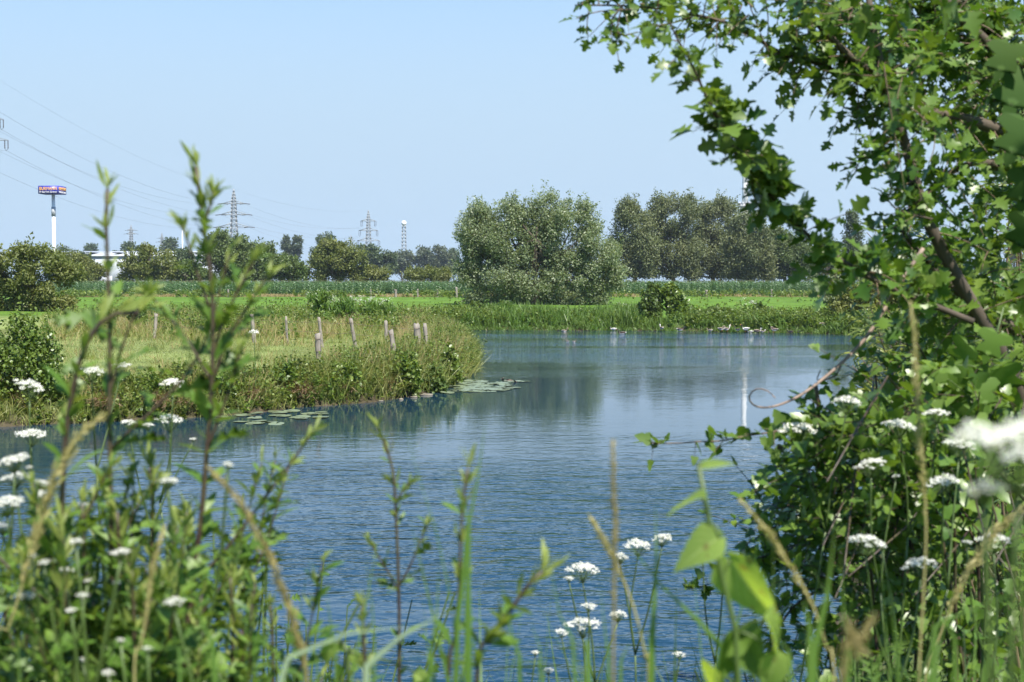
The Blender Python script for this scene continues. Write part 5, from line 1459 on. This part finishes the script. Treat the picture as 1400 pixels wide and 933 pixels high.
def far_umbel():
    Y = 31; x = W(347, 453, Y)[0]; z = gz(x, Y)
    r = empty('hogweed_plant', (x, Y, z), 'lone white hogweed rising from the bank grass left of the pale split post', 'wildflower')
    g = G(); e = W(347, 454, Y); g.tubes(spline([(x, Y, z), (x + .03, Y, z + .5), e], 8), np.linspace(.012, .006, 8), 5); g.build('stem', M['greenstem'], r)
    f = G(); n = 160; q = rnd(n) * (.10, .10, .03) + e
    f.inst(DIAMOND, frames(rnd(n), up_jit(n, .4), .035), q); f.build('flower_head', M['petal'], r)
far_umbel()

# ------------------------------------------------------------------ grass stalks with seed heads
def plume(label, pts, d, wpx, frac=.45, mt='seedhead', d1=None):
    C = spline(to_ground(PXL(pts, d, d1)), 60)
    r = empty('grass_stalk', C[-1], label, 'grass')
    g = G(); g.tubes(C, np.linspace(.0012, .0026, 60), 5); g.build('stem', M['seedhead' if mt == 'seedhead' else mt], r, True)
    L = np.cumsum(np.r_[0, np.linalg.norm(np.diff(C, axis=0), axis=1)]); Lv = abs(PXL(pts, d, d1)[0] - PXL(pts, d, d1)[-1]); Lv = np.linalg.norm(Lv)
    K = np.searchsorted(L, Lv * frac); K = max(4, min(K, 58))
    n = 300; k = rng.uniform(0, K, n); i = k.astype(int); p = C[i] + (C[i + 1] - C[i]) * (k - i)[:, None]
    T = -nrm(C[i + 1] - C[i]); R = wpx * d / F / 2
    env = np.sin(PI * np.clip(k / K * .92 + .06, 0, 1)) ** .6
    h = G(); h.inst(DIAMOND, frames(T + rnd(n) * .45, rnd(n), np.c_[np.full(n, R * .8), (R * 1.5 * env + .002) * rng.uniform(.6, 1.5, n), np.full(n, R)]), p + rnd(n) * (R * .85 * env * rng.uniform(.2, 1.2, n))[:, None])
    h.build('seed_head', M[mt], r)
plume('pale drooping grass plume arching across the lower left', [(142, 567), (118, 585), (95, 615), (72, 660), (50, 730), (30, 800), (12, 860), (-12, 930)], 1.6, 19, .62)
plume('bent brown grass plume curving down left of centre', [(285, 640), (310, 665), (335, 700), (360, 745), (385, 800), (402, 850), (412, 900), (420, 960)], 1.35, 17, .95, 'seedbrown')
plume('upright tan grass plume standing before the water right of centre', [(838, 602), (839, 660), (841, 720), (840, 790), (839, 860), (838, 960)], 1.3, 11, .7, 'seedbrown')
plume('slim upright green plume in front of the thicket', [(1244, 412), (1250, 460), (1253, 520), (1257, 590), (1262, 650), (1266, 720), (1262, 820), (1255, 960)], 1.7, 13, .55)
plume('pale slanting plume at the lower right in front of a white umbel', [(1405, 688), (1375, 715), (1345, 750), (1320, 790), (1300, 830), (1285, 870), (1262, 960)], 2.2, 17, .62)
plume('yellowish slanting plume left of the lower thicket', [(1010, 682), (1040, 715), (1068, 755), (1090, 790), (1112, 830), (1130, 890), (1140, 960)], 1.5, 10, .5)
plume('small yellow plume leaning left beside the upright tan one', [(806, 706), (820, 728), (836, 760), (855, 800), (872, 850), (882, 900), (886, 960)], 1.6, 9, .4)
plume('short yellow plume among the mugwort left of the tallest stem', [(224, 722), (216, 750), (206, 790), (200, 840), (192, 890), (184, 960)], 1.5, 9, .55)
plume('blurred brown plume low at the bottom edge right of centre', [(1192, 846), (1180, 872), (1165, 905), (1150, 960)], .95, 18, .9, 'seedbrown')

def blade_px(g, pts, d, wpx, mt=0, d1=None, face=(0, -1, .25), ground_it=True):
    P = PXL(pts, d, d1); Q = to_ground(P) if ground_it else P
    C = spline(Q, 24); T = nrm(np.gradient(C, axis=0)); s_ = nrm(np.cross(T, np.tile(face, (24, 1))))
    L = np.linspace(0, 1, 24); w_ = wpx * d / F / 2 * np.interp(L, [0, .12, .35, 1], [.03, .6, 1, .7])
    V = np.stack((C - s_ * w_[:, None], C + np.cross(s_, T) * (w_ * .35)[:, None], C + s_ * w_[:, None]), 1).reshape(-1, 3)
    f = []
    for k in range(23): f += [(3 * k, 3 * k + 1, 3 * k + 4, 3 * k + 3), (3 * k + 1, 3 * k + 2, 3 * k + 5, 3 * k + 4)]
    g.add(V, f, mt)
    return C
def reed_plant(label, bl, d, mt='blade'):
    r = None
    for pts, w_ in bl:
        g = G(); C = blade_px(g, pts, d + rng.normal() * .04, w_)
        if r is None: r = empty('reed_grass', C[-1], label, 'grass')
        g.build('blade', M[mt], r, True)
reed_plant('pale blue green reed grass with two broad arching blades at the bottom', [([(620, 832), (590, 838), (560, 858), (530, 895), (500, 945)], 20), ([(560, 856), (520, 858), (470, 868), (420, 885), (390, 905), (372, 960)], 16)], 1.3, 'paleblade')
reed_plant('dark green grass with two narrow blades crossing before the centre water', [([(664, 575), (662, 610), (652, 660), (640, 720), (632, 800), (622, 960)], 10), ([(618, 645), (632, 655), (640, 690), (642, 740), (640, 800), (640, 960)], 16), ([(548, 560), (556, 600), (575, 660), (600, 740), (620, 850), (625, 960)], 3)], 1.5)
reed_plant('broad green grass blades standing upright below the white umbels', [([(896, 690), (898, 740), (896, 800), (893, 860), (890, 960)], 14), ([(685, 795), (692, 830), (700, 870), (712, 960)], 12), ([(752, 770), (760, 820), (772, 870), (790, 960)], 9), ([(775, 880), (790, 858), (800, 880), (806, 960)], 22)], 1.45)
reed_plant('wide dark green blades rising before the water left of the thicket', [([(1142, 720), (1138, 770), (1128, 830), (1115, 890), (1108, 960)], 24), ([(1148, 745), (1150, 800), (1155, 860), (1160, 960)], 12), ([(1098, 820), (1104, 870), (1108, 960)], 26), ([(1075, 940), (1050, 905), (1030, 900), (1012, 915)], 8)], 1.25)
reed_plant('long green blades slanting across the lower right corner', [([(1402, 805), (1360, 820), (1318, 838), (1290, 860), (1270, 960)], 15), ([(1376, 800), (1362, 840), (1350, 890), (1345, 960)], 9), ([(1285, 840), (1300, 880), (1308, 960)], 18), ([(1402, 860), (1380, 875), (1355, 900), (1340, 960)], 12)], 1.3)
reed_plant('green grass blades in front of the lower left mugwort', [([(258, 780), (270, 830), (282, 880), (296, 960)], 15), ([(172, 890), (150, 880), (190, 886), (240, 900), (246, 960)], 9), ([(330, 850), (345, 890), (352, 960)], 7), ([(4, 850), (18, 890), (30, 960)], 9)], 1.4)

reed_plant('fresh green grass clump at the bottom edge left of centre', [([(445, 800), (452, 850), (458, 900), (460, 960)], 8), ([(500, 765), (508, 820), (512, 880), (512, 960)], 7), ([(600, 770), (598, 830), (590, 890), (585, 960)], 10), ([(560, 900), (575, 880), (590, 900), (596, 960)], 12), ([(655, 860), (640, 890), (632, 920), (628, 960)], 12), ([(420, 870), (430, 905), (436, 960)], 10)], 1.6)
reed_plant('green grass clump at the bottom edge below the tan plume', [([(820, 800), (826, 850), (830, 900), (832, 960)], 9), ([(860, 880), (855, 900), (850, 930), (848, 960)], 16), ([(725, 850), (735, 890), (742, 960)], 9), ([(690, 905), (715, 885), (735, 905), (745, 960)], 12), ([(925, 930), (905, 905), (885, 910), (872, 960)], 10), ([(790, 905), (802, 925), (808, 960)], 16), ([(960, 905), (950, 930), (946, 960)], 12)], 1.5)
reed_plant('green grass clump at the bottom edge below the thicket', [([(1215, 800), (1222, 850), (1228, 900), (1230, 960)], 12), ([(1245, 870), (1225, 890), (1205, 920), (1196, 960)], 16), ([(1330, 900), (1310, 890), (1290, 905), (1278, 960)], 14), ([(1390, 900), (1372, 915), (1362, 960)], 16), ([(1060, 870), (1072, 905), (1080, 960)], 14), ([(1170, 900), (1155, 915), (1140, 960)], 20)], 1.3)

# pale ribs on the bindweed leaves, drawn in each leaf's own coordinates
def rib(mname):
    m = M[mname]; N = m.node_tree.nodes; L = m.node_tree.links
    B = N['Principled BSDF']; src = B.inputs['Base Color'].links[0].from_socket
    at = N.new('ShaderNodeAttribute'); at.attribute_name = 'leafpos'
    sp = N.new('ShaderNodeSeparateXYZ'); L.new(at.outputs['Vector'], sp.inputs[0])
    def mth(op, x, y=None, z=None):
        n = N.new('ShaderNodeMath'); n.operation = op
        for k, v in enumerate((x, y, z)):
            if v is None: continue
            if isinstance(v, (int, float)): n.inputs[k].default_value = v
            else: L.new(v, n.inputs[k])
        return n.outputs[0]
    ax = mth('ABSOLUTE', sp.outputs[0])
    mid = mth('LESS_THAN', ax, .07)
    fr = mth('FRACT', mth('DIVIDE', mth('SUBTRACT', sp.outputs[1], mth('MULTIPLY', ax, .42)), .15))
    side = mth('LESS_THAN', fr, .13)
    v = mth('MULTIPLY', mth('MAXIMUM', mid, side), .45)
    no = N.new('ShaderNodeTexNoise'); no.inputs['Scale'].default_value = 60; ge = N.new('ShaderNodeNewGeometry'); L.new(ge.outputs['Position'], no.inputs['Vector'])
    spot = mth('MULTIPLY', mth('GREATER_THAN', no.outputs[0], .66), .7)
    mx = N.new('ShaderNodeMix'); mx.data_type = 'RGBA'; L.new(v, mx.inputs[0]); L.new(src, mx.inputs[6]); mx.inputs[7].default_value = (.38, .44, .17, 1)
    m2 = N.new('ShaderNodeMix'); m2.data_type = 'RGBA'; L.new(spot, m2.inputs[0]); L.new(mx.outputs[2], m2.inputs[6]); m2.inputs[7].default_value = (.16, .12, .04, 1)
    for l in list(src.links):
        if l.to_node not in (mx,):
            L.new(m2.outputs[2], l.to_socket)
rib('bindweed')
# bindweed with broad bright leaves
leaves_at('bindweed', 'bindweed with broad bright translucent leaves twining up right of centre', 'vine',
          [(984, 736, 914, 776, 1.0, (.45, -.6, .6)), (998, 766, 1066, 872, .72, (-.6, -.5, .5)), (1006, 868, 985, 940, 1.1, (.5, -.5, .3), 'hop'), (1012, 866, 1040, 925, 1.0, (-.6, -.5, .3), 'hop'), (958, 640, 1002, 628, .5, (0, -.5, .8)), (962, 680, 905, 694, .5, (.1, -.4, .9)), (1048, 850, 1078, 900, .9, (.3, -.6, .6)), (985, 925, 960, 965, 1.0, (0, -.8, .5)), (1060, 895, 1050, 960, 1.0, (.3, -.7, .4))],  # two lower leaves take the darker hop green as painted shade
          1.45, BIGHEART, 'bindweed', [(955, 636), (962, 690), (978, 740), (990, 800), (1004, 860), (1010, 930)], rad=.0045)
g = G(); blade_px(g, [(858, 742), (885, 780), (915, 812), (945, 842), (975, 868), (1000, 905), (1015, 960)], 1.5, 14)
tag(g.build('reed_leaf', M['blade'], None, True), 'dark green leaf slanting down from the white umbels to the bindweed', 'leaf')
leaves_at('sowthistle', 'small yellow green leafy weed at the bottom edge left of the slim lone mugwort', 'weed', [(455, 885, 435, 905, 1.1), (480, 890, 500, 915, .9), (495, 900, 508, 925, .9), (470, 915, 450, 935, 1), (570, 920, 585, 945, 1), (440, 890, 465, 885, 1)], 1.8, BIGOVATE, 'bindweed', [(470, 880), (474, 905), (476, 945)])

# ------------------------------------------------------------------ undergrowth of the near bank and right shore
def undergrowth():
    g, gd, gh, gs = G(), G(), G(), G()
    def pts(n, x0, x1, y0, y1):
        p = scatter(n, x0, x1, y0, y1); return p[sdf(p[:, 0], p[:, 1]) > .15]
    p = pts(2300, -3.6, 1.5, 1.7, 5.6)
    top = EYE - .243 * p[:, 1] - ground(p[:, 0], p[:, 1])       # grass that would stand clear of the open water
    L = np.clip(top * rng.uniform(.55, 1.08, len(p)), .15, 1.15)
    tufts(g, p, 8, L, .010, .30, .6, .05, segs=4)
    p = pts(650, -.8, .8, 1.15, 2.0)
    tufts(g, p, 5, np.clip((EYE - .238 * p[:, 1] - ground(p[:, 0], p[:, 1])) * rng.uniform(.75, 1.12, len(p)), .2, 1.3), .011, .2, .5, .04, segs=4)
    p = pts(420, -3.0, -.5, 1.9, 5.2)
    herbs(gh, gs, p, np.clip(EYE - .20 * p[:, 1] - ground(p[:, 0], p[:, 1]), .2, 1.2), 16, .06, MUG)
    p = pts(230, .35, 2.6, 1.9, 3.4)
    tufts(g, p, 7, np.clip((EYE - .22 * p[:, 1] - ground(p[:, 0], p[:, 1])) * rng.uniform(.6, 1.0, len(p)), .15, 1.1), .009, .3, .5, .05, segs=4)
    herbs(gh, gs, pts(110, .7, 2.0, 2.2, 3.6), .85, 14, .06, FERN)
    # right shore further out, mostly hidden
    p = pts(9000, 1.5, 26, 5.5, 80); dd = sdf(p[:, 0], p[:, 1]); p = p[dd < 4.5]
    tufts(g, p[::2], 7, .8, .014, .35, .5, .12); herbs(gh, gs, p[1::2][:2600], .8, 14, .10, ROUND)
    tag(g.build('undergrowth_grass', M['blade']), 'long green grass covering the near bank and right shore', kind='stuff')
    gh.Fs += [(f + gh.n, 1) for f, m in gs.Fs]; gh.V += gs.V; gh.n += gs.n
    tag(gh.build('undergrowth_herbs', [M['mugwort'], M['greenstem']]), 'leafy weeds filling the near bank between the taller plants', kind='stuff')
undergrowth()
